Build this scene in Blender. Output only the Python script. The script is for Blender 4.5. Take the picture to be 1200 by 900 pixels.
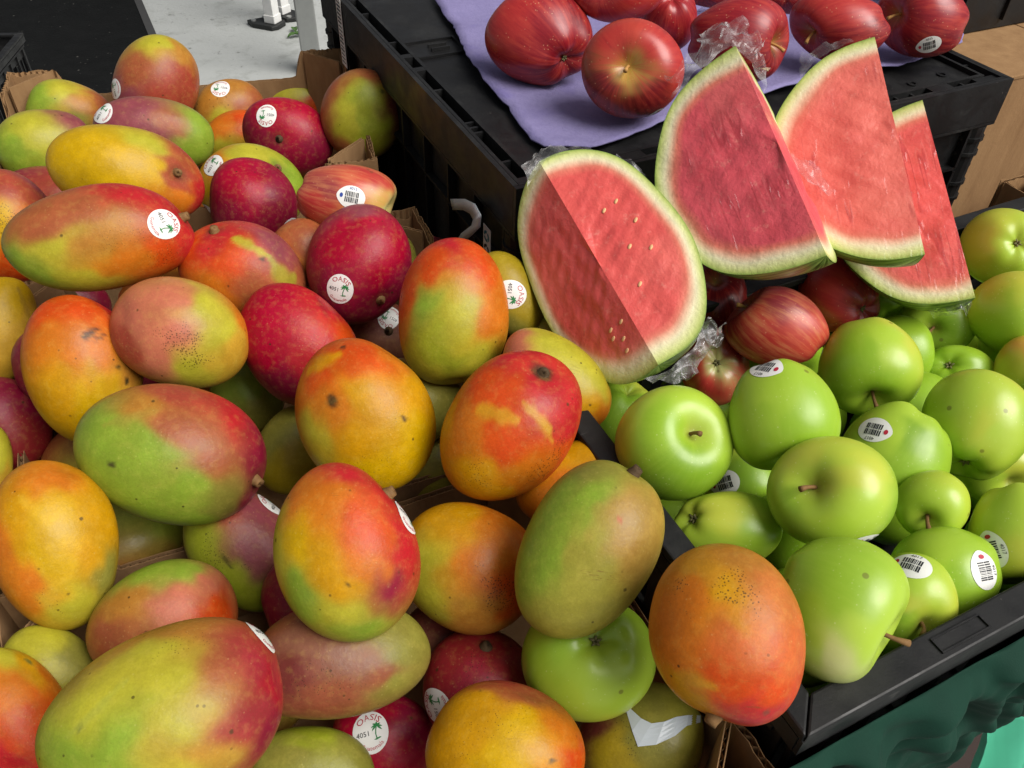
import bpy, bmesh, math, random
import numpy as np
from mathutils import Vector, Matrix
from mathutils.bvhtree import BVHTree

for o in list(bpy.data.objects):
    bpy.data.objects.remove(o)
scene = bpy.context.scene
C = scene.collection

# ------------------------------------------------------------------ camera
CAM_H = 1.5
FPX = 970.0                      # focal length in pixels of the 1200 px wide photograph
PITCH, ROLL = math.radians(43), math.radians(2)
FWD = np.array([0, math.cos(PITCH), -math.sin(PITCH)])
RT0 = np.array([1.0, 0, 0]); UP0 = np.cross(RT0, FWD)
RT = math.cos(ROLL) * RT0 + math.sin(ROLL) * UP0
UP = -math.sin(ROLL) * RT0 + math.cos(ROLL) * UP0
CAMP = np.array([0, 0, CAM_H])
cam_d = bpy.data.cameras.new('camera')
cam_d.sensor_width = 36.0
cam_d.lens = 36.0 * FPX / 1200.0
cam_d.clip_start = 0.02
cam_d.clip_end = 500
cam = bpy.data.objects.new('camera', cam_d)
C.objects.link(cam)
cam.matrix_world = Matrix(((RT[0], UP[0], -FWD[0], 0), (RT[1], UP[1], -FWD[1], 0), (RT[2], UP[2], -FWD[2], CAM_H), (0, 0, 0, 1)))
scene.camera = cam
scene.render.resolution_x, scene.render.resolution_y = 1024, 768

# ------------------------------------------------------------------ world, sun, exposure
SUN_EL, SUN_AZ = math.radians(50), math.radians(118)      # azimuth from +Y towards +X
world = bpy.data.worlds.new('World'); scene.world = world
world.use_nodes = True
wn = world.node_tree.nodes; wl = world.node_tree.links
wn.clear()
sky = wn.new('ShaderNodeTexSky'); sky.sky_type = 'NISHITA'; sky.sun_disc = False
sky.sun_elevation = SUN_EL; sky.sun_rotation = SUN_AZ
sky.air_density = 1.0; sky.dust_density = 6.0; sky.ozone_density = 0.6
hsv = wn.new('ShaderNodeHueSaturation'); hsv.inputs['Saturation'].default_value = 0.25
bg = wn.new('ShaderNodeBackground'); bg.inputs['Strength'].default_value = 0.058
wo = wn.new('ShaderNodeOutputWorld')
wl.new(sky.outputs[0], hsv.inputs['Color']); wl.new(hsv.outputs[0], bg.inputs[0]); wl.new(bg.outputs[0], wo.inputs[0])
sun_d = bpy.data.lights.new('sun', 'SUN'); sun_d.energy = 2.6; sun_d.angle = math.radians(40)
sun_d.color = (1.0, 0.96, 0.9)
sun = bpy.data.objects.new('sun', sun_d); C.objects.link(sun)
sdir = Vector((math.sin(SUN_AZ) * math.cos(SUN_EL), math.cos(SUN_AZ) * math.cos(SUN_EL), math.sin(SUN_EL)))
sun.rotation_euler = sdir.to_track_quat('Z', 'Y').to_euler()
sun.location = (2, -2, 4)
vs = scene.view_settings
vs.view_transform = 'Standard'; vs.look = 'None'; vs.gamma = 1.0; vs.exposure = 0.34
vs.use_curve_mapping = False

# ------------------------------------------------------------------ helpers
rng = np.random.default_rng(7)

def ray(px, py):
    d = FWD + RT * ((px - 600) / FPX) - UP * ((py - 450) / FPX)
    return d
def uray(px, py):
    d = ray(px, py); return d / np.linalg.norm(d)
def onz(px, py, z):
    """pixel on the horizontal plane z (world)"""
    d = ray(px, py); return CAMP + d * ((z - CAM_H) / d[2])
def atdist(px, py, t):
    return CAMP + uray(px, py) * t

def lin(hexs):
    h = hexs.lstrip('#'); c = np.array([int(h[i:i + 2], 16) for i in (0, 2, 4)]) / 255.0
    return np.where(c <= 0.04045, c / 12.92, ((c + 0.055) / 1.055) ** 2.4)

def rgba(hexs):
    return (*[float(x) for x in lin(hexs)], 1.0)

def tag(o, label=None, cat=None, group=None, kind=None):
    if label: o['label'] = label
    if cat: o['category'] = cat
    if group: o['group'] = group
    if kind: o['kind'] = kind
    return o

def link(name, me, mat=None, parent=None, loc=None, smooth=False):
    o = bpy.data.objects.new(name, me)
    C.objects.link(o)
    if mat is not None:
        me.materials.clear(); me.materials.append(mat)
    if parent is not None:
        o.parent = parent
    if loc is not None:
        o.location = loc
    if smooth:
        me.polygons.foreach_set('use_smooth', np.ones(len(me.polygons), bool))
    return o

def mesh_np(name, v, f):
    me = bpy.data.meshes.new(name)
    me.from_pydata([tuple(map(float, p)) for p in v], [], [tuple(map(int, q)) for q in f])
    me.update()
    return me

def empty(name, loc, rz=0.0):
    o = bpy.data.objects.new(name, None); o.empty_display_size = 0.05
    C.objects.link(o); o.location = loc; o.rotation_euler = (0, 0, rz)
    return o

class MB:
    """collects boxes/prisms/tubes, builds ONE mesh"""
    def __init__(s): s.v = []; s.f = []
    def box(s, x0, x1, y0, y1, z0, z1):
        b = len(s.v)
        s.v += [(x0, y0, z0), (x1, y0, z0), (x1, y1, z0), (x0, y1, z0), (x0, y0, z1), (x1, y0, z1), (x1, y1, z1), (x0, y1, z1)]
        s.f += [tuple(b + i for i in q) for q in ((0, 3, 2, 1), (4, 5, 6, 7), (0, 1, 5, 4), (1, 2, 6, 5), (2, 3, 7, 6), (3, 0, 4, 7))]
        return s
    def prism(s, pts, z0, z1):
        b = len(s.v); n = len(pts)
        s.v += [(x, y, z0) for x, y in pts] + [(x, y, z1) for x, y in pts]
        s.f += [tuple(b + i for i in reversed(range(n))), tuple(b + n + i for i in range(n))]
        s.f += [(b + i, b + (i + 1) % n, b + n + (i + 1) % n, b + n + i) for i in range(n)]
        return s
    def tube(s, pts, rads, n=10):
        b0 = len(s.v); pts = [Vector(p) for p in pts]
        for k, p in enumerate(pts):
            d = (pts[min(k + 1, len(pts) - 1)] - pts[max(k - 1, 0)]).normalized()
            a = d.orthogonal().normalized() if k == 0 else (a - d * a.dot(d)).normalized()
            c = d.cross(a)
            for i in range(n):
                w = 2 * math.pi * i / n
                s.v.append(tuple(p + (a * math.cos(w) + c * math.sin(w)) * rads[k]))
        for k in range(len(pts) - 1):
            for i in range(n):
                j = (i + 1) % n
                s.f.append((b0 + k * n + i, b0 + k * n + j, b0 + (k + 1) * n + j, b0 + (k + 1) * n + i))
        s.f.append(tuple(b0 + i for i in reversed(range(n))))
        e = b0 + (len(pts) - 1) * n
        s.f.append(tuple(e + i for i in range(n)))
        return s
    def build(s, name, mat, parent=None, loc=None, bevel=0.0, smooth=False):
        me = mesh_np(name, s.v, s.f)
        if bevel:
            bm = bmesh.new(); bm.from_mesh(me)
            bmesh.ops.bevel(bm, geom=[e for e in bm.edges if e.calc_face_angle(0) > 0.5], offset=bevel, segments=2, profile=0.5, affect='EDGES', clamp_overlap=True)
            bm.to_mesh(me); bm.free()
        return link(name, me, mat, parent, loc, smooth)

class SNoise:
    """cheap smooth noise: sum of random sinusoids"""
    def __init__(s, seed, freq=2.0, n=14):
        r = np.random.default_rng(seed)
        s.k = r.normal(size=(n, 3)) * freq; s.p = r.uniform(0, 6.283, n); s.n = n
    def __call__(s, P):
        return np.sin(P @ s.k.T + s.p).sum(1) / math.sqrt(s.n / 2)

# ------------------------------------------------------------------ materials
def new_mat(name):
    m = bpy.data.materials.new(name); m.use_nodes = True
    nt = m.node_tree; nt.nodes.clear()
    out = nt.nodes.new('ShaderNodeOutputMaterial')
    p = nt.nodes.new('ShaderNodeBsdfPrincipled')
    nt.links.new(p.outputs[0], out.inputs[0])
    return m, nt, p, out

class NT:
    def __init__(s, nt): s.nt = nt
    def n(s, t, **kw):
        x = s.nt.nodes.new(t)
        for k, v in kw.items():
            if k in x.inputs: x.inputs[k].default_value = v
            else: setattr(x, k, v)
        return x
    def l(s, a, b): s.nt.links.new(a, b)
    def noise(s, vec, scale, detail=3.0, rough=0.55, out='Fac'):
        x = s.n('ShaderNodeTexNoise'); x.inputs['Scale'].default_value = scale
        x.inputs['Detail'].default_value = detail; x.inputs['Roughness'].default_value = rough
        if vec is not None: s.l(vec, x.inputs['Vector'])
        return x.outputs[out]
    def voro(s, vec, scale, out='Distance', feature='F1', rnd=1.0):
        x = s.n('ShaderNodeTexVoronoi'); x.feature = feature; x.inputs['Scale'].default_value = scale
        x.inputs['Randomness'].default_value = rnd
        if vec is not None: s.l(vec, x.inputs['Vector'])
        return x.outputs[out]
    def ramp(s, fac, lo, hi, a=0.0, b=1.0):
        x = s.n('ShaderNodeMapRange'); x.interpolation_type = 'SMOOTHSTEP'
        x.inputs['From Min'].default_value = lo; x.inputs['From Max'].default_value = hi
        x.inputs['To Min'].default_value = a; x.inputs['To Max'].default_value = b
        s.l(fac, x.inputs['Value']); return x.outputs[0]
    def math(s, op, a, b=None):
        x = s.n('ShaderNodeMath'); x.operation = op
        for i, q in enumerate((a, b)):
            if q is None: continue
            if isinstance(q, (int, float)): x.inputs[i].default_value = q
            else: s.l(q, x.inputs[i])
        return x.outputs[0]
    def mix(s, fac, a, b, mode='MIX'):
        x = s.n('ShaderNodeMix'); x.data_type = 'RGBA'; x.blend_type = mode; x.clamp_factor = True
        if isinstance(fac, (int, float)): x.inputs[0].default_value = fac
        else: s.l(fac, x.inputs[0])
        for i, q in ((6, a), (7, b)):
            if isinstance(q, tuple): x.inputs[i].default_value = q
            else: s.l(q, x.inputs[i])
        return x.outputs[2]
    def bump(s, h, strength, dist, normal=None):
        x = s.n('ShaderNodeBump'); x.inputs['Strength'].default_value = strength; x.inputs['Distance'].default_value = dist
        s.l(h, x.inputs['Height'])
        if normal is not None: s.l(normal, x.inputs['Normal'])
        return x.outputs[0]
    def attr(s, name, out='Color'):
        x = s.n('ShaderNodeAttribute'); x.attribute_name = name; return x.outputs[out]
    def objco(s, random_shift=True):
        tc = s.n('ShaderNodeTexCoord')
        if not random_shift: return tc.outputs['Object']
        oi = s.n('ShaderNodeObjectInfo')
        m = s.math('MULTIPLY', oi.outputs['Random'], 37.0)
        v = s.n('ShaderNodeVectorMath'); v.operation = 'ADD'
        s.l(tc.outputs['Object'], v.inputs[0]); s.l(m, v.inputs[1])
        return v.outputs[0]

MAT = {}
def plain(name, hexs, rough=0.6, spec=0.4, metallic=0.0, var=0.12, scale=30.0, bump=0.0, bscale=200.0):
    m, nt, p, out = new_mat(name); N = NT(nt)
    co = N.objco()
    c = lin(hexs)
    f = N.noise(co, scale, 4.0)
    col = N.mix(f, tuple(float(x) for x in c * (1 - var)) + (1,), tuple(float(x) for x in np.minimum(c * (1 + var), 1)) + (1,))
    N.l(col, p.inputs['Base Color'])
    p.inputs['Roughness'].default_value = rough; p.inputs['Specular IOR Level'].default_value = spec
    p.inputs['Metallic'].default_value = metallic
    if bump:
        N.l(N.bump(N.noise(co, bscale, 4.0), bump, 0.002), p.inputs['Normal'])
    MAT[name] = m
    return m

def make_materials():
    # mango skin: colour fields are stored per vertex, the fine structure is procedural
    m, nt, p, out = new_mat('mango_skin'); N = NT(nt)
    co = N.objco()
    base = N.attr('Col'); speck = N.attr('Speck', 'Fac')
    mott = N.noise(co, 55.0, 5.0, 0.62)
    fine = N.noise(co, 700.0, 2.0, 0.6)
    c0 = N.mix(N.ramp(mott, 0.3, 0.72), N.mix(0.24, base, (0.03, 0.012, 0.004, 1)), base)
    c1 = N.mix(N.ramp(fine, 0.35, 0.66, 0.0, 0.2), c0, N.mix(0.55, base, (0.05, 0.025, 0.008, 1)))
    patch = N.noise(co, 190.0, 3.0, 0.6)
    c1 = N.mix(N.ramp(patch, 0.45, 0.75, 0.0, 0.16), c1, N.mix(0.5, base, rgba('#d9c46a')))
    # pale lenticels
    v = N.voro(co, 300.0)
    gate = N.ramp(N.noise(co, 60.0, 2.0), 0.42, 0.66)
    len_ = N.math('MULTIPLY', N.ramp(v, 0.08, 0.22, 0.22, 0.0), gate)
    c2 = N.mix(len_, c1, N.mix(0.6, base, rgba('#e2cf8a')))
    # brown-black specks, dense where the Speck field is high
    v2 = N.voro(co, 620.0)
    n2 = N.noise(co, 130.0, 2.0)
    th = N.math('ADD', N.math('MULTIPLY', speck, 0.32), N.math('MULTIPLY', n2, 0.22))
    d = N.math('SUBTRACT', th, v2)
    sp = N.ramp(d, 0.0, 0.16, 0.0, 0.72)
    gate2 = N.ramp(N.math('ADD', N.noise(co, 45.0, 3.0), N.math('MULTIPLY', speck, 0.45)), 0.60, 0.74)
    c3 = N.mix(N.math('MULTIPLY', sp, gate2), c2, rgba('#2e2414'))
    # rare larger blemishes
    v3 = N.voro(co, 42.0)
    bl = N.ramp(N.math('ADD', v3, N.math('MULTIPLY', N.noise(co, 260.0, 3.0), 0.10)), 0.075, 0.12, 0.75, 0.0)
    c4 = N.mix(bl, c3, rgba('#3d3018'))
    # pinpoint blemishes and thin sap scratches
    v4 = N.voro(co, 105.0)
    g4 = N.ramp(N.noise(co, 28.0, 2.0), 0.50, 0.62)
    c4 = N.mix(N.math('MULTIPLY', N.ramp(v4, 0.06, 0.11, 0.8, 0.0), g4), c4, rgba('#33260f'))
    mp = N.n('ShaderNodeMapping'); mp.inputs['Scale'].default_value = (1, 9, 3); mp.inputs['Rotation'].default_value = (0.5, 0.3, 0.8); N.l(co, mp.inputs['Vector'])
    scr = N.ramp(N.math('ABSOLUTE', N.math('SUBTRACT', N.noise(mp.outputs[0], 26.0, 2.0), 0.5)), 0.0, 0.008, 0.5, 0.0)
    g5 = N.ramp(N.noise(co, 33.0, 2.0), 0.60, 0.70)
    c4 = N.mix(N.math('MULTIPLY', scr, g5), c4, rgba('#6a4a24'))
    hs = N.n('ShaderNodeHueSaturation'); hs.inputs['Saturation'].default_value = 1.05
    N.l(c4, hs.inputs['Color'])
    N.l(hs.outputs[0], p.inputs['Base Color'])
    N.l(N.ramp(mott, 0.3, 0.7, 0.35, 0.47), p.inputs['Roughness'])
    p.inputs['Specular IOR Level'].default_value = 0.28
    h = N.math('ADD', N.noise(co, 420.0, 3.0), N.math('MULTIPLY', N.noise(co, 70.0, 2.0), 2.0))
    N.l(N.bump(h, 0.15, 0.0012), p.inputs['Normal'])
    MAT['mango'] = m

    def apple(name, streak, dots, rough, tint):
        m, nt, p, out = new_mat(name); N = NT(nt)
        co = N.objco(); base = N.attr('Col'); st = N.attr('Streak', 'Vector')
        mp = N.n('ShaderNodeMapping'); mp.inputs['Scale'].default_value = (1, 1, 0.16)
        oi = N.n('ShaderNodeObjectInfo'); ad = N.n('ShaderNodeVectorMath'); ad.operation = 'ADD'
        N.l(st, ad.inputs[0]); N.l(N.math('MULTIPLY', oi.outputs['Random'], 20.0), ad.inputs[1])
        N.l(ad.outputs[0], mp.inputs['Vector'])
        s1 = N.noise(mp.outputs[0], 9.0, 5.0, 0.68)
        s2 = N.noise(co, 40.0, 3.0)
        f = N.math('ADD', N.math('MULTIPLY', s1, 0.75), N.math('MULTIPLY', s2, 0.25))
        c = N.mix(N.ramp(f, 0.42, 0.66, 0.0, streak), base, tint)
        c = N.mix(N.ramp(f, 0.50, 0.28, 0.0, streak * 0.55), c, N.mix(0.6, base, (0.01, 0.002, 0.004, 1)) if streak > 0.2 else N.mix(0.2, base, (0, 0, 0, 1)))
        v = N.voro(co, 260.0 if streak > 0.2 else 330.0)
        gate = N.ramp(N.noise(co, 90.0, 2.0), 0.46, 0.60)
        c = N.mix(N.math('MULTIPLY', N.ramp(v, 0.10, 0.20, dots, 0.0), gate), c, rgba('#d8a880') if streak > 0.2 else rgba('#d6e2a0'))
        # small scuffs
        sc = N.ramp(N.voro(co, 34.0), 0.05, 0.075, 0.55, 0.0)
        c = N.mix(sc, c, rgba('#5b4420'))
        N.l(c, p.inputs['Base Color'])
        N.l(N.ramp(N.noise(co, 45.0, 3.0), 0.3, 0.7, rough * 0.85, rough * 1.25), p.inputs['Roughness'])
        p.inputs['Specular IOR Level'].default_value = 0.5
        N.l(N.bump(N.noise(co, 130.0, 3.0), 0.10, 0.001), p.inputs['Normal'])
        MAT[name] = m
    apple('green_apple', 0.14, 0.34, 0.33, rgba('#a9c24a'))
    apple('red_apple', 0.65, 0.55, 0.32, rgba('#bc4436'))
    apple('striped_apple', 0.50, 0.35, 0.34, rgba('#d08a5a'))

    # watermelon flesh under cling film
    m, nt, p, out = new_mat('melon_flesh'); N = NT(nt)
    co = N.objco(); base = N.attr('Col'); fl = N.attr('Flesh', 'Fac')
    n1 = N.noise(co, 38.0, 6.0, 0.7)
    c = N.mix(N.math('MULTIPLY', N.ramp(n1, 0.42, 0.72), N.math('MULTIPLY', fl, 0.32)), base, rgba('#bc343c'))
    c = N.mix(N.math('MULTIPLY', N.ramp(N.noise(co, 130.0, 4.0, 0.7), 0.55, 0.78), N.math('MULTIPLY', fl, 0.5)), c, rgba('#f0a090'))
    mp = N.n('ShaderNodeMapping'); mp.inputs['Scale'].default_value = (1.0, 0.22, 1.0); mp.inputs['Rotation'].default_value = (0.2, 0.6, 0.9)
    mp.inputs['Rotation'].default_value = (0, 0, 0.55); mp.inputs['Scale'].default_value = (0.10, 1.0, 1.0)
    N.l(N.attr('FaceCo', 'Vector'), mp.inputs['Vector'])
    flm = N.attr('Film', 'Fac')
    wr = N.noise(mp.outputs[0], 95.0, 2.0, 0.5)
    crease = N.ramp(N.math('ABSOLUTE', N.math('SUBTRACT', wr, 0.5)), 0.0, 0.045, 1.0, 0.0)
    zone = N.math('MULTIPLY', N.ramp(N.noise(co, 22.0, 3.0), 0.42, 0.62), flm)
    c = N.mix(N.math('MULTIPLY', N.math('MULTIPLY', crease, zone), N.math('MULTIPLY', fl, 0.5)), c, rgba('#9c2430'))  # shade in the film creases, painted as darker red lines
    lit = N.ramp(N.math('ABSOLUTE', N.math('SUBTRACT', wr, 0.56)), 0.0, 0.02, 0.13, 0.0)  # pale glints beside the film wrinkles, painted into the flesh colour
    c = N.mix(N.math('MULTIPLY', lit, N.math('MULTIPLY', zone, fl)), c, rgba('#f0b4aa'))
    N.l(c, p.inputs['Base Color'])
    p.inputs['Roughness'].default_value = 0.42
    p.inputs['Specular IOR Level'].default_value = 0.4
    p.inputs['Subsurface Weight'].default_value = 0.0
    p.inputs['Coat Weight'].default_value = 0.35; p.inputs['Coat Roughness'].default_value = 0.13
    h = N.math('ADD', N.math('MULTIPLY', crease, N.math('MULTIPLY', zone, -1.2)), N.math('MULTIPLY', N.math('MULTIPLY', wr, flm), 1.0))
    bn = N.bump(h, 0.55, 0.004)
    N.l(bn, p.inputs['Coat Normal'])
    N.l(N.bump(N.math('ADD', N.noise(co, 160.0, 4.0, 0.7), N.noise(co, 40.0, 3.0)), 0.45, 0.002), p.inputs['Normal'])
    MAT['melon_flesh'] = m

    m, nt, p, out = new_mat('melon_rind'); N = NT(nt)
    co = N.objco(); st = N.attr('Streak', 'Vector')
    mp = N.n('ShaderNodeMapping'); mp.inputs['Scale'].default_value = (1, 1, 0.5); N.l(st, mp.inputs['Vector'])
    w = N.noise(mp.outputs[0], 5.0, 4.0, 0.6)
    c = N.mix(N.ramp(w, 0.42, 0.56), rgba('#2c4a1e'), rgba('#93a862'))
    N.l(c, p.inputs['Base Color']); p.inputs['Roughness'].default_value = 0.3
    MAT['melon_rind'] = m
    plain('seed', '#dcae7c', 0.45)

    # cling film
    m, nt, p, out = new_mat('cling_film'); N = NT(nt)
    nt.nodes.remove(p)
    tr = N.n('ShaderNodeBsdfTransparent'); tr.inputs[0].default_value = (0.97, 0.97, 0.97, 1)
    gl = N.n('ShaderNodeBsdfGlossy'); gl.inputs['Roughness'].default_value = 0.22
    df = N.n('ShaderNodeBsdfDiffuse'); df.inputs[0].default_value = (0.75, 0.75, 0.76, 1)
    lw = N.n('ShaderNodeLayerWeight'); lw.inputs['Blend'].default_value = 0.35
    a = N.n('ShaderNodeMixShader'); b = N.n('ShaderNodeMixShader')
    co = N.objco()
    hz = N.ramp(N.noise(co, 60.0, 4.0, 0.65), 0.42, 0.78, 0.05, 0.34)
    N.l(hz, a.inputs[0]); N.l(tr.outputs[0], a.inputs[1]); N.l(df.outputs[0], a.inputs[2])
    N.l(N.ramp(lw.outputs['Fresnel'], 0.0, 1.0, 0.04, 0.42), b.inputs[0]); N.l(a.outputs[0], b.inputs[1]); N.l(gl.outputs[0], b.inputs[2])
    N.l(N.bump(N.noise(co, 110.0, 2.0), 0.3, 0.002), gl.inputs['Normal'])
    N.l(b.outputs[0], out.inputs[0])
    MAT['film'] = m

    # black plastic: scuffed, dusty
    m, nt, p, out = new_mat('black_plastic'); N = NT(nt)
    co = N.objco()
    dust = N.ramp(N.noise(co, 22.0, 6.0, 0.7), 0.45, 0.8)
    c = N.mix(dust, rgba('#131314'), rgba('#292928'))
    mp = N.n('ShaderNodeMapping'); mp.inputs['Scale'].default_value = (1, 12, 1); mp.inputs['Rotation'].default_value = (0, 0, 0.6); N.l(co, mp.inputs['Vector'])
    scr = N.ramp(N.noise(mp.outputs[0], 45.0, 2.0), 0.70, 0.78, 0.0, 0.30)
    c = N.mix(scr, c, rgba('#5c5a58'))
    sp = N.ramp(N.voro(co, 110.0), 0.05, 0.09, 0.45, 0.0)
    c = N.mix(N.math('MULTIPLY', sp, N.ramp(N.noise(co, 30.0), 0.55, 0.7)), c, rgba('#8a8680'))
    N.l(c, p.inputs['Base Color'])
    N.l(N.ramp(N.noise(co, 35.0, 4.0), 0.3, 0.7, 0.40, 0.62), p.inputs['Roughness'])
    p.inputs['Specular IOR Level'].default_value = 0.42
    N.l(N.bump(N.noise(co, 600.0, 2.0), 0.15, 0.0006), p.inputs['Normal'])
    MAT['black'] = m

    # cardboard
    m, nt, p, out = new_mat('cardboard'); N = NT(nt)
    co = N.objco()
    mp = N.n('ShaderNodeMapping'); mp.inputs['Scale'].default_value = (1, 1, 0.2); N.l(co, mp.inputs['Vector'])
    f = N.noise(mp.outputs[0], 60.0, 5.0, 0.65)
    c = N.mix(f, rgba('#7c5c3e'), rgba('#a98760'))
    c = N.mix(N.ramp(N.noise(co, 14.0, 4.0), 0.55, 0.8, 0.0, 0.45), c, rgba('#6b4d33'))
    c = N.mix(N.ramp(N.voro(co, 160.0), 0.05, 0.09, 0.4, 0.0), c, rgba('#5a3f2a'))
    N.l(c, p.inputs['Base Color']); p.inputs['Roughness'].default_value = 0.85; p.inputs['Specular IOR Level'].default_value = 0.15
    N.l(N.bump(N.noise(co, 260.0, 4.0), 0.3, 0.001), p.inputs['Normal'])
    MAT['card'] = m

    # purple fibre paper
    m, nt, p, out = new_mat('purple_paper'); N = NT(nt)
    co = N.objco()
    c = N.mix(N.noise(co, 120.0, 5.0, 0.7), rgba('#77709c'), rgba('#918ab4'))
    c = N.mix(N.ramp(N.noise(co, 20.0, 5.0), 0.52, 0.75, 0.0, 0.5), c, rgba('#6f66a4'))
    c = N.mix(N.ramp(N.voro(co, 90.0), 0.04, 0.08, 0.35, 0.0), c, rgba('#4d4678'))
    N.l(c, p.inputs['Base Color']); p.inputs['Roughness'].default_value = 0.9; p.inputs['Specular IOR Level'].default_value = 0.1
    N.l(N.bump(N.math('ADD', N.noise(co, 300.0, 4.0), N.noise(co, 50.0, 4.0)), 0.5, 0.0015), p.inputs['Normal'])
    MAT['purple'] = m

    # green cloth
    m, nt, p, out = new_mat('green_cloth'); N = NT(nt)
    co = N.objco()
    c = N.mix(N.noise(co, 25.0, 4.0), rgba('#0a2b21'), rgba('#103a2c'))
    N.l(c, p.inputs['Base Color']); p.inputs['Roughness'].default_value = 0.8; p.inputs['Specular IOR Level'].default_value = 0.2
    N.l(N.bump(N.noise(co, 900.0, 2.0), 0.25, 0.0006), p.inputs['Normal'])
    MAT['cloth'] = m

    # pavement
    m, nt, p, out = new_mat('pavement'); N = NT(nt)
    co = N.objco(False)
    c = N.mix(N.noise(co, 3.0, 8.0, 0.65), rgba('#989b99'), rgba('#b4b7b5'))
    c = N.mix(N.ramp(N.noise(co, 7.0, 6.0, 0.7), 0.50, 0.70, 0.0, 0.6), c, rgba('#858883'))
    c = N.mix(N.ramp(N.noise(co, 22.0, 5.0, 0.7), 0.60, 0.70, 0.0, 0.7), c, rgba('#5d5f5a'))
    N.l(c, p.inputs['Base Color']); p.inputs['Roughness'].default_value = 0.85
    N.l(N.bump(N.noise(co, 60.0, 6.0), 0.4, 0.004), p.inputs['Normal'])
    MAT['pavement'] = m
    m, nt, p, out = new_mat('rubber_mat'); N = NT(nt)
    co = N.objco(False)
    c = N.mix(N.noise(co, 12.0, 7.0, 0.7), rgba('#08090a'), rgba('#1c1d1d'))
    c = N.mix(N.math('MULTIPLY', N.ramp(N.voro(co, 26.0), 0.06, 0.14, 0.6, 0.0), N.ramp(N.noise(co, 9.0), 0.5, 0.65)), c, rgba('#77766f'))
    N.l(c, p.inputs['Base Color']); p.inputs['Roughness'].default_value = 0.9; p.inputs['Specular IOR Level'].default_value = 0.08
    N.l(N.bump(N.noise(co, 90.0, 5.0), 0.5, 0.004), p.inputs['Normal'])
    MAT['mat'] = m
    plain('mat_edge', '#3a3a3a', 0.8)
    plain('brown_mat', '#3e322e', 0.9, scale=60)
    plain('white_metal', '#d8d8d6', 0.4)
    plain('grey_metal', '#9b9d9b', 0.38, metallic=0.6)
    plain('foot_plastic', '#232424', 0.55)
    plain('sticker_white', '#e6e6e2', 0.35, var=0.03)
    plain('print_red', '#b3283c', 0.4, var=0.05)
    plain('print_green', '#2f7d46', 0.4, var=0.05)
    plain('print_black', '#22242a', 0.4, var=0.05)
    plain('print_blue', '#2f4a9a', 0.4, var=0.05)
    plain('print_teal', '#2b7a8c', 0.4, var=0.05)
    plain('stem_brown', '#7a5a34', 0.75, scale=300, var=0.45)
    plain('stem_dark', '#4a3822', 0.8, scale=300, var=0.4)
    plain('stem_pale', '#b98a4c', 0.75, scale=300, var=0.35)
    plain('calyx', '#6e6a44', 0.8, scale=300, var=0.5)
    plain('tape', '#c4cdd3', 0.35, var=0.05)
    plain('sunlit_cloth_tint', '#46a886', 0.8)  # lighter copy of the green cloth, sunlight put into the colour
    plain('leaf', '#3f5e2a', 0.6)
    plain('cream', '#d8c8a4', 0.8)
make_materials()

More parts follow.
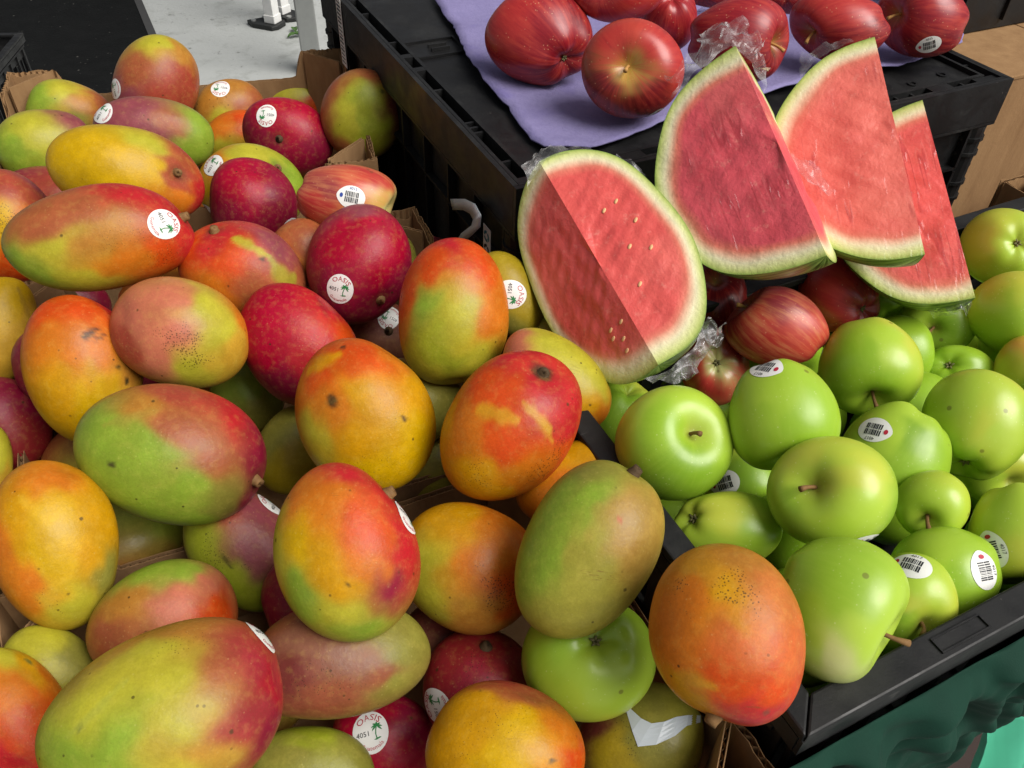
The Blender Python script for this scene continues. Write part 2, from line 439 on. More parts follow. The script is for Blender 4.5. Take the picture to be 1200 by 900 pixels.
# ------------------------------------------------------------------ the setting
Z_TABLE = 0.895
def build_setting():
    gx, gy = 40, 40
    me = mesh_np('ground', [(-40, -40, 0), (40, -40, 0), (40, 40, 0), (-40, 40, 0)], [(0, 1, 2, 3)])
    tag(link('ground', me, MAT['pavement']), kind='structure')
    # black rubber mat behind the mango boxes, its right edge runs away from the camera
    p0, p1 = onz(163, -6, 0.0), onz(192, 62, 0.0)
    d = (p1 - p0)[:2]; d /= np.linalg.norm(d); nrm = np.array([d[1], -d[0]])
    if nrm[0] > 0: nrm = -nrm
    a = p0[:2] - d * 3.0; b = p1[:2] + d * 2.2
    pts = [tuple(a), tuple(a + nrm * 3.2), tuple(b + nrm * 3.2), tuple(b)]
    area = sum(pts[i][0] * pts[(i + 1) % 4][1] - pts[(i + 1) % 4][0] * pts[i][1] for i in range(4))
    if area < 0: pts = pts[::-1]
    m = MB(); m.prism(pts, 0.004, 0.014)
    o = m.build('rubber_mat', MAT['mat'])
    tag(o, 'large worn black rubber mat lying on the pale pavement', 'mat')
    e = MB(); q = np.array(a); w = nrm * 0.035
    pe = [tuple(a), tuple(b), tuple(b + w), tuple(a + w)]
    area = sum(pe[i][0] * pe[(i + 1) % 4][1] - pe[(i + 1) % 4][0] * pe[i][1] for i in range(4))
    if area < 0: pe = pe[::-1]
    e.prism(pe, 0.0145, 0.017).build('edge_trim', MAT['mat_edge'], o)

    # canopy leg feet and posts on the pavement
    def tent_leg(px, py, ang, label, sz=0.052, h=2.3):
        P = onz(px, py, 0.0)
        r = empty('canopy_leg', (P[0], P[1], 0.0), ang)
        m = MB(); m.prism([(-.13, -.03), (-.08, -.06), (.03, -.06), (.05, -.03), (.05, .03), (.03, .05), (-.07, .05)], 0.002, 0.022)
        fp = m.build('foot_plate', MAT['foot_plastic'], r, bevel=0.004)
        m = MB()
        for sx, sy in ((-.09, -.03), (-.07, .03)): m.tube([(sx, sy, .022), (sx, sy, .028)], [.012, .012], 10)
        m.build('bolt', MAT['grey_metal'], fp)
        MB().box(-sz / 2, sz / 2, -sz / 2, sz / 2, 0.024, h).build('post', MAT['white_metal'], r, bevel=0.004)
        MB().box(-sz / 2 - .004, sz / 2 + .004, -sz / 2 - .004, sz / 2 + .004, 0.0225, 0.06).build('sleeve', MAT['white_metal'], r, bevel=0.003)
        tag(r, label, 'canopy leg')
    tent_leg(321, 31, math.radians(-20), 'white canopy leg on a black foot plate, in front of its twin')
    tent_leg(332, 20, math.radians(150), 'white canopy leg whose black foot plate sits partly behind the other leg')
    P = onz(367, 84, 0.0)
    r = empty('steel_post', (P[0], P[1], 0.0), math.radians(15))
    MB().box(-.04, .04, -.04, .04, 0.012, 2.6).build('post', MAT['grey_metal'], r, bevel=0.006)
    MB().box(-.07, .07, -.07, .07, 0.001, 0.011).build('base_plate', MAT['grey_metal'], r, bevel=0.002)
    tag(r, 'plain square grey metal post behind the torn box corner', 'post')
    # leaf litter
    for i, (px, py) in enumerate(((343, 43), (347, 40), (351, 43))):
        P = onz(px, py, 0.0)
        m = MB(); L = 0.06
        v = []; f = []
        for k in range(7):
            s = k / 6; w = 0.018 * math.sin(math.pi * min(max(s, .02), .98)); zc = 0.006 + 0.02 * s * (1 - s) * 2
            v += [(s * L, -w, zc + .006), (s * L, 0, zc), (s * L, w, zc + .006)]
        for k in range(6):
            for j in range(2): f.append((k * 3 + j, k * 3 + j + 1, k * 3 + 4 + j, k * 3 + 3 + j))
        o = link('fallen_leaf', mesh_np('fallen_leaf', v, f), MAT['leaf'], loc=(P[0], P[1], 0.0))
        o.rotation_euler = (0, 0, i * 1.9)
        sm = o.modifiers.new('s', 'SOLIDIFY'); sm.thickness = 0.0008
        tag(o, 'small dark green leaf scrap lying on pale pavement beside the grey post', 'leaf', 'leaf scraps on the pavement')
build_setting()

# ------------------------------------------------------------------ black plastic crates
def wall_ribs(parent, x0, x1, n, fn):
    for k in range(n):
        fn(x0 + (x1 - x0) * k / (n - 1))

def open_crate(name, loc, rz, w, d, h, flange=0.012, label='', cat='crate', group=None, rib_n=7, base=None):
    """empty tray crate, origin at its front-left bottom corner"""
    r = empty(name, loc, rz)
    B = MAT['black']; t = 0.004; i = flange
    fl = MB().box(i, w - i, i, d - i, 0.0, 0.006).build('floor', B, r)
    for k in range(9):
        x = i + .02 + (w - 2 * i - .04) * k / 8
        MB().box(x - .004, x + .004, i + .01, d - i - .01, 0.0065, 0.011).build('rib', B, fl)
    def wall(ax0, ax1, along_x, c, out):
        # wall with a framed row of slots: rails and stiles leave real openings
        m = MB(); z0, z1 = 0.0, h - .0085
        L = ax1 - ax0; sl0, sl1 = z0 + .48 * (z1 - z0), z0 + .82 * (z1 - z0)
        def bx(a, b, za, zb, th=t, off=0.0):
            lo, hi = sorted((c + off, c + off + out * th))
            if along_x: m.box(a, b, lo, hi, za, zb)
            else: m.box(lo, hi, a, b, za, zb)
        bx(ax0, ax1, z0, sl0); bx(ax0, ax1, sl1, z1)
        nst = max(3, int(L / .055))
        for k in range(nst + 1):
            xx = ax0 + (L - .012) * k / nst
            bx(xx, xx + .012 if k % 3 else xx + .03 if xx + .03 < ax1 else ax1, sl0, sl1)
        o = m.build('wall', B, r)
        for k in range(rib_n):
            m = MB(); xx = ax0 + .02 + (L - .04) * k / (rib_n - 1)
            bx(xx - .002, xx + .002, z0 + .01, h - .036, .005, out * t)
            m.build('rib', B, o)
        m = MB(); bx(ax0 + .004, ax1 - .004, h - .034, h - .028, .006, out * t); m.build('ridge', B, o, bevel=.001)
        return o
    wall(i, w - i, True, i, -1); wall(i, w - i, True, d - i, 1)
    wall(i + t, d - i - t, False, i, -1); wall(i + t, d - i - t, False, w - i, 1)
    # flat flange, four mitred rails
    a = i + t + .003
    rails = [((0, 0), (w, 0), (w - a, a), (a, a)), ((w, 0), (w, d), (w - a, d - a), (w - a, a)),
             ((w, d), (0, d), (a, d - a), (w - a, d - a)), ((0, d), (0, 0), (a, a), (a, d - a))]
    for q in rails:
        q = [np.array(p, float) for p in q]; cen = sum(q) / 4
        q = [tuple(p + (cen - p) * 0.002) for p in q]
        MB().prism(q, h - .008, h).build('rim', B, r, bevel=.0015)
    lip = MB(); lip.box(.001, w - .001, .0005, .0035, h - .024, h - .0085); lip.box(.001, w - .001, d - .0035, d - .0005, h - .024, h - .0085)
    lip.box(.0005, .0035, .004, d - .004, h - .024, h - .0085); lip.box(w - .0035, w - .0005, .004, d - .004, h - .024, h - .0085)
    lip.build('lip', B, r)
    # latch recess plates and drain marks on the front rail
    for x in (.105, .215, .43):
        m = MB(); m.box(x, x + .04, .004, .0050, h + .0004, h + .0014); m.box(x, x + .04, .0130, .0140, h + .0004, h + .0014)
        m.box(x, x + .0012, .0052, .0128, h + .0004, h + .0014); m.box(x + .0388, x + .04, .0052, .0128, h + .0004, h + .0014)
        m.build('catch', B, r)
    tag(r, label, cat, group)
    return r

GC_RZ = math.radians(27.5)
G0P = onz(945, 865, CAM_H - 0.435)
green_crate = open_crate('plastic_crate', (G0P[0], G0P[1], Z_TABLE), GC_RZ, 0.60, 0.35, CAM_H - .435 - Z_TABLE,
    label='shallow black plastic tray crate filled with green apples')

def lidded_crate(loc, rz, w, d, h, label):
    r = empty('lidded_crate', loc, rz); B = MAT['black']
    ch0, ch1, ins = .006, .021, .025
    # stepped sides: a band at the top, recessed below, real ribs and flanges
    def side(name, f):
        m = MB(); f(m); return m.build(name, B, r)
    top = h - .052
    s = .012
    walls = []
    walls.append(side('wall', lambda m: m.box(s, w - s, s, s + .005, 0, top)))
    walls.append(side('wall', lambda m: m.box(s, w - s, d - s - .005, d - s, 0, top)))
    walls.append(side('wall', lambda m: m.box(s, s + .005, s + .0055, d - s - .0055, 0, top)))
    walls.append(side('wall', lambda m: m.box(w - s - .005, w - s, s + .0055, d - s - .0055, 0, top)))
    # upper band (the lid's skirt)
    for q in (((0, w, 0, .005)), ((0, w, d - .005, d)), ((0, .005, .0055, d - .0055)), ((w - .005, w, .0055, d - .0055))):
        side('lid_skirt', lambda m: m.box(q[0], q[1], q[2], q[3], h - .048, h))
    for zf in (h - .052, h - .105, .012):
        m = MB(); e = .0 if zf > h - .06 else .004
        m.box(e, w - e, e, s - .0003, zf, zf + .0035); m.box(e, w - e, d - s + .0003, d - e, zf, zf + .0035)
        m.box(e, s - .0003, s, d - s, zf, zf + .0035); m.box(w - s + .0003, w - e, s, d - s, zf, zf + .0035)
        m.build('flange', B, r)
    for k in range(9):
        x = .03 + (w - .06) * k / 8
        for lo, hi, wl in ((.003, s - .0004, 0), (d - s + .0004, d - .003, 1)):
            m = MB(); m.box(x - .002, x + .002, lo, hi, .016, h - .106); m.box(x - .002, x + .002, lo, hi, h - .101, h - .0525)
            m.build('rib', B, walls[wl])
        y = .03 + (d - .06) * k / 8
        for lo, hi, wl in ((.003, s - .0004, 2), (w - s + .0004, w - .003, 3)):
            m = MB(); m.box(lo, hi, y - .002, y + .002, .016, h - .106); m.box(lo, hi, y - .002, y + .002, h - .101, h - .0525)
            m.build('rib', B, walls[wl])
    # rounded corner posts with rings
    for cx, cy in ((.016, .016), (w - .016, .016), (.016, d - .016), (w - .016, d - .016)):
        m = MB(); m.tube([(cx, cy, .001), (cx, cy, h - .053)], [.0165, .0165], 16)
        post = m.build('corner_post', B, r, smooth=False)
        for zr in (h - .07, h - .088, h - .125, h - .145):
            MB().tube([(cx, cy, zr), (cx, cy, zr + .004)], [.0185, .0185], 16).build('ring', B, post)
    # top: outer strip / open channel / inner strip / sunken panel
    zt = h
    fr = MB()
    fr.box(.0055, w - .0055, .0055, ch0 + .003, h - .006, zt); fr.box(.0055, w - .0055, d - ch0 - .003, d - .0055, h - .006, zt)
    fr.box(.0055, ch0 + .003, ch0 + .0035, d - ch0 - .0035, h - .006, zt); fr.box(w - ch0 - .003, w - .0055, ch0 + .0035, d - ch0 - .0035, h - .006, zt)
    fr.build('rim', B, r)
    inn = MB()
    inn.box(ch1, w - ch1, ch1, ins, h - .018, zt - .001); inn.box(ch1, w - ch1, d - ins, d - ch1, h - .018, zt - .001)
    inn.box(ch1, ins, ins + .0003, d - ins - .0003, h - .018, zt - .001); inn.box(w - ins, w - ch1, ins + .0003, d - ins - .0003, h - .018, zt - .001)
    inn.build('inner_rim', B, r)
    fl = MB(); fl.box(.0095, ch1 - .0003, .0095, d - .0095, h - .020, h - .0185); fl.box(w - ch1 + .0003, w - .0095, .0095, d - .0095, h - .020, h - .0185)
    fl.box(ch1, w - ch1, .0095, ch1 - .0003, h - .020, h - .0185); fl.box(ch1, w - ch1, d - ch1 + .0003, d - .0095, h - .020, h - .0185)
    fl.build('channel_floor', B, r)
    rr = random.Random(3)
    def bridge(x0, x1, y0, y1, drop):
        MB().box(x0, x1, y0, y1, h - .018, h - drop).build('bridge', B, r)
    ys = [.052, .113, .124, .135, .215, .262, .275, .30, .352, .45, .50, .55]
    for k, y in enumerate(ys):
        if y > d - .03: continue
        wd = .010 if k in (5, 7) else .003
        bridge(.0093, ch1 - .0003, y, y + wd, .001 if wd > .005 else .0035)
        bridge(w - ch1 + .0003, w - .0093, y, y + wd, .001 if wd > .005 else .0035)
    x = .04
    while x < w - .04:
        big = abs((x % .2) - .1) < .012
        bridge(x, x + (.03 if big else .0025), .0093, ch1 - .0003, .001 if big else .004)
        bridge(x, x + (.03 if big else .0025), d - ch1 + .0003, d - .0093, .001 if big else .004)
        x += .05 if big else .022
    # solid corner blocks closing the channel
    for cx, cy in ((.0093, .0093), (w - .04, .0093), (.0093, d - .04), (w - .04, d - .04)):
        MB().box(cx, cx + .0307, cy, cy + .0113 if cy < .1 else cy + .0307, h - .018, h - .0025).build('corner_block', B, r)
    pn = MB(); pn.box(ins + .0003, w - ins - .0003, ins + .0003, d - ins - .0003, h - .010, h - .006)
    lid = pn.build('lid_panel', B, r)
    # latch plate with a slot, and vent holes at the panel corners
    ly = .30
    m = MB(); m.box(ins + .002, ins + .062, ly, ly + .0025, h - .0058, h - .003); m.box(ins + .002, ins + .062, ly + .045, ly + .0475, h - .0058, h - .003)
    m.box(ins + .0595, ins + .062, ly + .0027, ly + .0448, h - .0058, h - .003); m.box(ins + .024, ins + .046, ly + .017, ly + .019, h - .0058, h - .002)
    m.box(ins + .024, ins + .046, ly + .028, ly + .030, h - .0058, h - .002)
    m.build('latch_plate', B, lid)
    for cx, cy in ((ins + .022, ins + .016), (w - ins - .03, ins + .022), (w - ins - .08, ins + .016)):
        m = MB(); n = 14
        for k in range(n):
            a0, a1 = 2 * math.pi * k / n, 2 * math.pi * (k + 1) / n
            pts = [(cx + q * math.cos(a), cy + q * math.sin(a)) for q, a in ((.0035, a0), (.0055, a0), (.0055, a1), (.0035, a1))]
            m.prism(pts, h - .0058, h - .0045)
        m.build('vent_ring', B, lid)
    tag(r, label, 'crate')
    return r

TCP = onz(605, 222, CAM_H - .356)
TC_RZ = math.radians(27)
top_crate = lidded_crate((TCP[0], TCP[1], Z_TABLE), TC_RZ, .60, .60, CAM_H - .356 - Z_TABLE,
    'tall black plastic crate with ribbed channel rim under the purple paper')
Z_LID = CAM_H - .356 - .006

def crate_local(o, p):
    return Vector(o.location) + Matrix.Rotation(o.rotation_euler.z, 3, 'Z') @ Vector(p)

# ------------------------------------------------------------------ corrugated cartons
def carton_wall(name, parent, L, h_low, h_tab, tabw, T, origin, ang, seed, mat, n=None, tear=0.0):
    """corrugated wall: two liners and a wavy medium you can see from above"""
    rnd = np.random.default_rng(seed)
    n = n or max(40, int(L / .005))
    xs = np.linspace(0, L, n)
    def sm(e0, e1, x):
        q = np.clip((x - e0) / (e1 - e0), 0, 1); return q * q * (3 - 2 * q)
    if tabw > 0:
        k = 1 - sm(tabw - .006, tabw + .006, xs) * (1 - sm(L - tabw - .006, L - tabw + .006, xs))
    else: k = np.zeros(n)
    hz = h_low + (h_tab - h_low) * k
    ca, sa = math.cos(ang), math.sin(ang)
    def W(x, y, z): return (origin[0] + ca * x - sa * y, origin[1] + sa * x + ca * y, origin[2] + z)
    V = []; Fc = []
    def sheet(y0, y1, drop):
        b = len(V)
        j = rnd.normal(0, 1, n).cumsum(); j = (j - np.linspace(j[0], j[-1], n)); j = j / (abs(j).max() + 1e-6)
        hh = hz - drop - tear * (k > .5) * (abs(j)) * .012 - abs(rnd.normal(0, .0004, n))
        for i in range(n):
            V.extend([W(xs[i], y0, 0), W(xs[i], y0, hh[i]), W(xs[i], y1, hh[i]), W(xs[i], y1, 0)])
        for i in range(n - 1):
            q = b + 4 * i
            for a in range(4):
                c = (a + 1) % 4
                Fc.append((q + a, q + 4 + a, q + 4 + c, q + c))
        Fc.append((b, b + 1, b + 2, b + 3)); e = b + 4 * (n - 1); Fc.append((e + 3, e + 2, e + 1, e))
    sheet(0, .0007, 0.0); sheet(T - .0007, T, .0005)
    # medium
    b = len(V); per = .0068; nm = int(L / per * 6); xm = np.linspace(.001, L - .001, nm)
    ym = T / 2 + (T / 2 - .0011) * np.sin(xm / per * 2 * np.pi)
    hm = np.interp(xm, xs, hz) - .0012 - abs(rnd.normal(0, .0005, nm))
    for i in range(nm): V.extend([W(xm[i], ym[i], max(hm[i] - .035, .001)), W(xm[i], ym[i], hm[i])])
    for i in range(nm - 1): Fc.append((b + 2 * i, b + 2 * i + 2, b + 2 * i + 3, b + 2 * i + 1))
    return link(name, mesh_np(name, V, Fc), mat, parent)

def carton(loc, rz, w, d, label, h_low=.095, h_tab=.135, seed=1, tear=1.0, tabw=.062):
    """fruit carton, origin front-left bottom corner"""
    r = empty('mango_carton', loc, rz); K = MAT['card']; T = .005
    MB().box(T + .0005, w - T - .0005, T + .0005, d - T - .0005, .001, .005).build('floor', K, r)
    carton_wall('wall', r, w, h_low, h_tab, tabw, T, (0, 0, 0), 0, seed, K, tear=tear)
    carton_wall('wall', r, w, h_low, h_tab, tabw, T, (w, d, 0), math.pi, seed + 1, K, tear=tear)
    carton_wall('wall', r, d - 2 * T - .001, h_low + .005, h_tab, tabw, T, (w, T + .0005, 0), math.pi / 2, seed + 2, K, tear=tear)
    carton_wall('wall', r, d - 2 * T - .001, h_low + .005, h_tab, tabw, T, (0, d - T - .0005, 0), -math.pi / 2, seed + 3, K, tear=tear)
    # diagonal corner gussets folded inwards
    g = .052
    for k, (cx, cy, sx, sy) in enumerate(((T, T, 1, 1), (w - T, T, -1, 1), (w - T, d - T, -1, -1), (T, d - T, 1, -1))):
        p0 = np.array([cx + sx * g, cy + sy * .001]); p1 = np.array([cx + sx * .001, cy + sy * g])
        if sx * sy < 0: p0, p1 = p1, p0
        dd = p1 - p0; L = float(np.linalg.norm(dd)); ang = math.atan2(dd[1], dd[0])
        # shift so its thickness stays on the inner side
        nn = np.array([-dd[1], dd[0]]) / L
        q = p0 + dd / L * .006 
        carton_wall('gusset', r, L - .012, h_tab - .006, h_tab - .006, 0.0, .004, (q[0], q[1], .006), ang, seed + 5 + k, K, tear=0.0)
    tag(r, label, 'cardboard box')
    return r

def rot2(v, a):
    return np.array([v[0] * math.cos(a) - v[1] * math.sin(a), v[0] * math.sin(a) + v[1] * math.cos(a)])

zt = Z_TABLE + .135
Pbr, Pbl = onz(400, 54, Z_TABLE + .165)[:2], onz(8, 84, Z_TABLE + .165)[:2]
dv = Pbr - Pbl; C1W = float(np.linalg.norm(dv)); C1A = math.atan2(dv[1], dv[0]); C1D = .325
u1 = rot2((1, 0), C1A); v1 = rot2((0, 1), C1A)
o1 = Pbl - v1 * C1D
CARTONS = []
def add_carton(o2, a, w, d, label, seed, **kw):
    c = carton((o2[0], o2[1], Z_TABLE), a, w, d, label, seed=seed, **kw)
    CARTONS.append((np.array(o2), a, w, d))
add_carton(o1, C1A, C1W, C1D, 'torn open cardboard fruit box standing before the black rubber mat', 11, h_low=.128, h_tab=.165)
C2A = math.radians(24); u2 = rot2((1, 0), C2A); v2 = rot2((0, 1), C2A)
br2 = onz(486, 236, zt)[:2]
C2W, C2D = .41, .325
o2 = br2 - u2 * C2W - v2 * C2D
add_carton(o2, C2A, C2W, C2D, 'cardboard fruit box beside the tall black crate, full of mangoes', 31, h_low=.070, h_tab=.130)
C3A = math.radians(26); u3 = rot2((1, 0), C3A); v3 = rot2((0, 1), C3A)
br3 = br2 - v2 * (C2D + .014) + u2 * .0
o3 = br3 - u3 * C2W - v3 * C2D
add_carton(o3, C3A, C2W, C2D, 'cardboard fruit box touching the left side of the apple tray', 51, h_low=.075, h_tab=.120)
add_carton(o2 - u2 * (C2W + .02) - v2 * .0, C2A, C2W, C2D, 'cardboard fruit box at the outer end of the middle row of boxes', 71, h_low=.070, h_tab=.100)
add_carton(o3 - u3 * (C2W + .025), C3A, C2W, C2D, 'cardboard fruit box at the end of the front row, away from the apple tray', 91, h_low=.070, h_tab=.100)

# ------------------------------------------------------------------ tables under the display
def table(name, o2, a, w, d, label):
    r = empty(name, (o2[0], o2[1], 0.0), a)
    MB().box(0, w, 0, d, Z_TABLE - .028, Z_TABLE - .001).build('table_top', MAT['foot_plastic'], r, bevel=.003)
    for x in (.05, w - .05):
        for y in (.05, d - .05):
            MB().tube([(x, y, .001), (x, y, Z_TABLE - .0285)], [.014, .014], 12).build('leg', MAT['grey_metal'], r, smooth=True)
    tag(r, label, 'table')
tb = o3 - u3 * .46 + v3 * .03
table('folding_table', o3 - u3 * .44 - v3 * .0, C3A, .86, .34, 'dark folding table under the mango boxes by the apple tray')
table('folding_table', o2 - u2 * .435 + v2 * .01, C2A, .84, .315, 'dark folding table under the middle mango boxes')
table('folding_table', o1 + u1 * .01 + v1 * .01, C1A, C1W - .02, C1D - .02, 'dark folding table under the mango box by the mat')
ug = rot2((1, 0), GC_RZ); vg = rot2((0, 1), GC_RZ)
table('folding_table', G0P[:2] + vg * .012 + ug * .012, GC_RZ, 1.1, 1.02, 'dark folding table under the black crates with a green skirt')

# green skirt hanging from the table front
def skirt():
    s0, s1, ns, nh = -.04, 1.12, 620, 110
    V = []; Fc = []
    top = CAM_H - .435 - .027
    for i in range(ns):
        s = s0 + (s1 - s0) * i / (ns - 1)
        q = min(max((s - .12) / .12, 0), 1); hem = .42 - .20 * q * q * (3 - 2 * q) + .012 * math.sin(s * 40) + .02 * math.sin(s * 13)
        for j in range(nh):
            h = hem * (j / (nh - 1)) ** 1.25
            fade = min(h / .012, 1.0)
            # crescent swags near the top, slanting pleats below
            loop = h - .22 * s + .014 * math.cos(2 * math.pi * (s + .5 * h) / .17 + .8 * math.sin(s * 11)) + .004 * math.sin(s * 61)
            sw = .5 + .5 * math.sin(2 * math.pi * loop / .040 + 1.2 * math.sin(s * 17 + 9 * h))
            sw = sw ** 1.3
            env = math.exp(-(h / .13) ** 2)
            pl = .5 + .5 * math.sin(2 * math.pi * (s + .55 * h) / .075 + 1.4 * math.sin(s * 19))
            pk = .5 + .5 * math.sin(2 * math.pi * (s - .35 * h) / .047 + 1.7 * math.sin(s * 29) + 1.2 * math.sin(h * 31))
            pk2 = .5 + .5 * math.sin(2 * math.pi * (s + .8 * h) / .021 + 2.2 * math.sin(s * 43 + h * 20))
            y = -.0030 - fade * (.008 * sw * env + .010 * pl * (1 - env * .5) + .013 * pk ** 1.5 * (.4 + .6 * env) + .0012 * pk2) + .05 * max(h - .1, 0)
            V.append((s, y, top - h))
    for i in range(ns - 1):
        for j in range(nh - 1):
            a = i * nh + j; Fc.append((a, a + 1, a + nh + 1, a + nh))
    o = link('table_skirt', mesh_np('table_skirt', V, Fc), MAT['cloth'], smooth=True)
    o.location = (G0P[0], G0P[1], 0); o.rotation_euler = (0, 0, GC_RZ)
    sm = o.modifiers.new('s', 'SOLIDIFY'); sm.thickness = .0008
    tag(o, 'dark green gathered table skirt hanging under the apple tray', 'cloth')
    # added cloth piece below the hem: sunlit skirt painted as lighter green
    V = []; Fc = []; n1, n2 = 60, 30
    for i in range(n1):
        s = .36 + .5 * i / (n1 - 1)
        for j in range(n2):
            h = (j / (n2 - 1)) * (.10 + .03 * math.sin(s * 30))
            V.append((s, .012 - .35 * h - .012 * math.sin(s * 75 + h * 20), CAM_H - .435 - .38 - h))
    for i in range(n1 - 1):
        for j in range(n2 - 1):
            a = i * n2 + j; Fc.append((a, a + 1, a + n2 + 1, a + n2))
    o = link('sunlit_skirt_patch', mesh_np('sunlit_skirt_patch', V, Fc), MAT['sunlit_cloth_tint'], smooth=True)
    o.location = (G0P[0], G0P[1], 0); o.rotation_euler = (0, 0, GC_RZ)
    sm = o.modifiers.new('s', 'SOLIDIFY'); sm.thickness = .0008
    tag(o, 'added light green cloth piece, coloured as sunlit skirt, below the dark green hem', 'cloth')
skirt()

# brown mat below the skirt
def floor_bits():
    P = onz(1165, 885, 0.0)
    o = MB().prism([(-.5, -.6), (.9, -.6), (.9, .8), (-.5, .8)], .003, .010).build('floor_mat', MAT['brown_mat'], loc=(P[0], P[1], 0))
    o.rotation_euler = (0, 0, GC_RZ)
    tag(o, 'dark brown mat on the ground below the green skirt', 'mat')
floor_bits()

# ------------------------------------------------------------------ fruit
# id kind cx cy a b theta distance   (pixel ellipse of each fruit in the photograph and its distance in metres;
# distances follow from the usual fruit sizes and from which fruit rests against which)
FRUIT = '''
A5 M 348 121 36 29 -10 1.2762
A3 M 270 131 41 38 0 1.2193
A2 M 82 133 51 37 -15 1.2366
A1 M 184 98 54 51 75 1.1871
A8 M 281 163 40 34 0 1.1791
A4 M 183 157 70 41 -12 1.0197
A7 M 339 160 54 43 -30 1.0740
A6 M 425 134 55 49 90 1.0633
A9 M 52 174 55 46 -5 1.1453
A11 M 295 222 63 50 -20 0.9744
A19 M 500 308 44 32 -20 0.9244
A13 R 408 234 60 43 -8 0.8155
A10 M 150 204 88 54 -16 0.9005
A15 M 12 266 66 55 -60 0.9659
A12 M 297 241 56 49 -50 0.9192
A17 M 362 298 46 38 -30 0.8105
A25 M 80 358 52 36 -10 0.9611
A30b M 446 392 48 38 -20 0.8361
A24 M 2 387 62 42 80 0.8775
A16 M 286 321 74 57 -20 0.7832
A14 M 122 280 104 62 4 0.7753
A18 M 420 309 69 60 75 0.7735
A22 M 650 402 50 36 -45 0.7182
A21 M 596 345 52 36 -62 0.7034
A29 M 8 498 56 50 -60 0.8385
A31b M 290 462 48 38 -50 0.8194
A31 M 345 528 52 44 60 0.7537
A26 M 99 431 86 68 -72 0.7421
A28 M 351 406 78 61 -48 0.7314
A27 M 214 391 78 63 -18 0.7169
G21 G 726 486 42 42 0 0.7066
A23 M 650 447 73 50 -40 0.6400
A20 M 531 367 84 65 84 0.6722
A34 M 508 548 50 46 60 0.7356
A35 M 674 567 70 50 10 0.6124
A30 M 428 487 92 76 -62 0.6206
A43 M 285 640 76 60 -50 0.6703
A32 M 204 531 110 81 -9 0.6390
A33 M 596 501 93 73 52 0.5845
A55 M 530 752 58 48 -20 0.6445
A41 M -14 555 58 29 85 0.8088
A40 M 66 637 98 73 -82 0.6305
A45 M 62 788 60 52 -30 0.6368
A44 M 193 728 88 68 25 0.6140
A37 M 549 663 82 72 -30 0.5870
A53 M 752 866 72 66 0 0.5946
A50b M 420 850 46 30 0 0.6940
A50 M 450 868 60 58 0 0.6259
A51 M 562 806 66 66 0 0.6071
A48 M 397 772 106 67 12 0.5567
A36 M 406 646 106 81 -76 0.5225
A49 M 368 902 72 50 -10 0.5931
A46 M 18 842 88 64 -62 0.6124
A47 M 199 838 143 103 28 0.5015
G0 G 690 769 79 72 0 0.5575
A52 M 590 882 92 78 -15 0.5373
G24 G 1034 350 44 40 0 0.8772
G16 G 1097 380 48 36 0 0.8609
G15 G 1176 290 53 46 0 0.9357
G14 G 1190 368 59 50 0 0.8517
G13 G 1216 442 57 50 0 0.8241
G17 G 1120 437 46 33 0 0.8238
R4 R 838 352 37 46 0 0.7700
R3 R 983 346 49 45 -25 0.8212
R1 R 838 430 41 45 0 0.7416
R2 R 909 384 62 47 -8 0.7173
G3b G 1050 412 46 43 0 0.8118
G3 G 1019 430 62 57 0 0.7195
G8 G 870 566 46 42 0 0.6849
G1 G 787 520 69 67 0 0.5968
G2 G 916 489 67 66 0 0.5998
G19 G 1168 548 54 40 0 0.7663
G5 G 1142 497 68 64 0 0.7046
G4 G 1049 536 67 65 0 0.6762
G18 G 1093 590 46 40 0 0.6481
G7 G 851 619 64 44 0 0.5919
G6 G 976 577 77 64 0 0.5731
G12 G 1194 628 64 63 0 0.6632
G20 G 958 792 44 36 0 0.6595
G11 G 1107 673 67 57 -10 0.6352
G10 G 1066 709 55 64 0 0.6021
G9 G 981 711 84 83 0 0.5323
A38 M 688 645 106 75 62 0.5209
A39 M 852 741 110 87 -68 0.4750
T8 R 845 -14 48 26 0 1.0748
T9 R 930 -10 40 28 0 1.0842
T4 R 783 18 34 42 0 0.9697
T1 R 633 45 62 56 0 0.9017
T3 R 725 -18 58 46 0 0.9087
T2 R 742 82 61 60 0 0.8265
T7 R 1080 20 54 49 0 1.0672
T6 R 983 31 58 42 -8 0.9986
T5 R 866 48 61 52 10 0.9213
'''
PAL = dict(y='#cba42e', yg='#b4ae3e', g='#86a03a', g2='#96a034', dg='#84803a', dg2='#a8922f', dg3='#9c9640', yo='#c8942f', y2='#c49a40',
           o='#cc7636', o2='#c48e38', bo='#b47c3c', bo2='#a88644', ro='#cc5232', r='#b8343a', cr='#a81f38', cr2='#962c3c', dr='#84203a', dr2='#6e3230',
           r2='#a24a3c', r3='#8a2c30', b='#a25a3e', b2='#c47644', s='#c0705a', s2='#cc6c42', b3='#8c4e38', p='#8c4650', p2='#885a48',
           gg='#8cb22a', gl='#a6c43a', gy='#b8c040', gd='#7aa026', gp='#c2c77e',
           rd='#74121e', rr='#921a26', rb='#b02f2e', ry='#c8a050', rp='#8a3038', ro2='#bc4434')
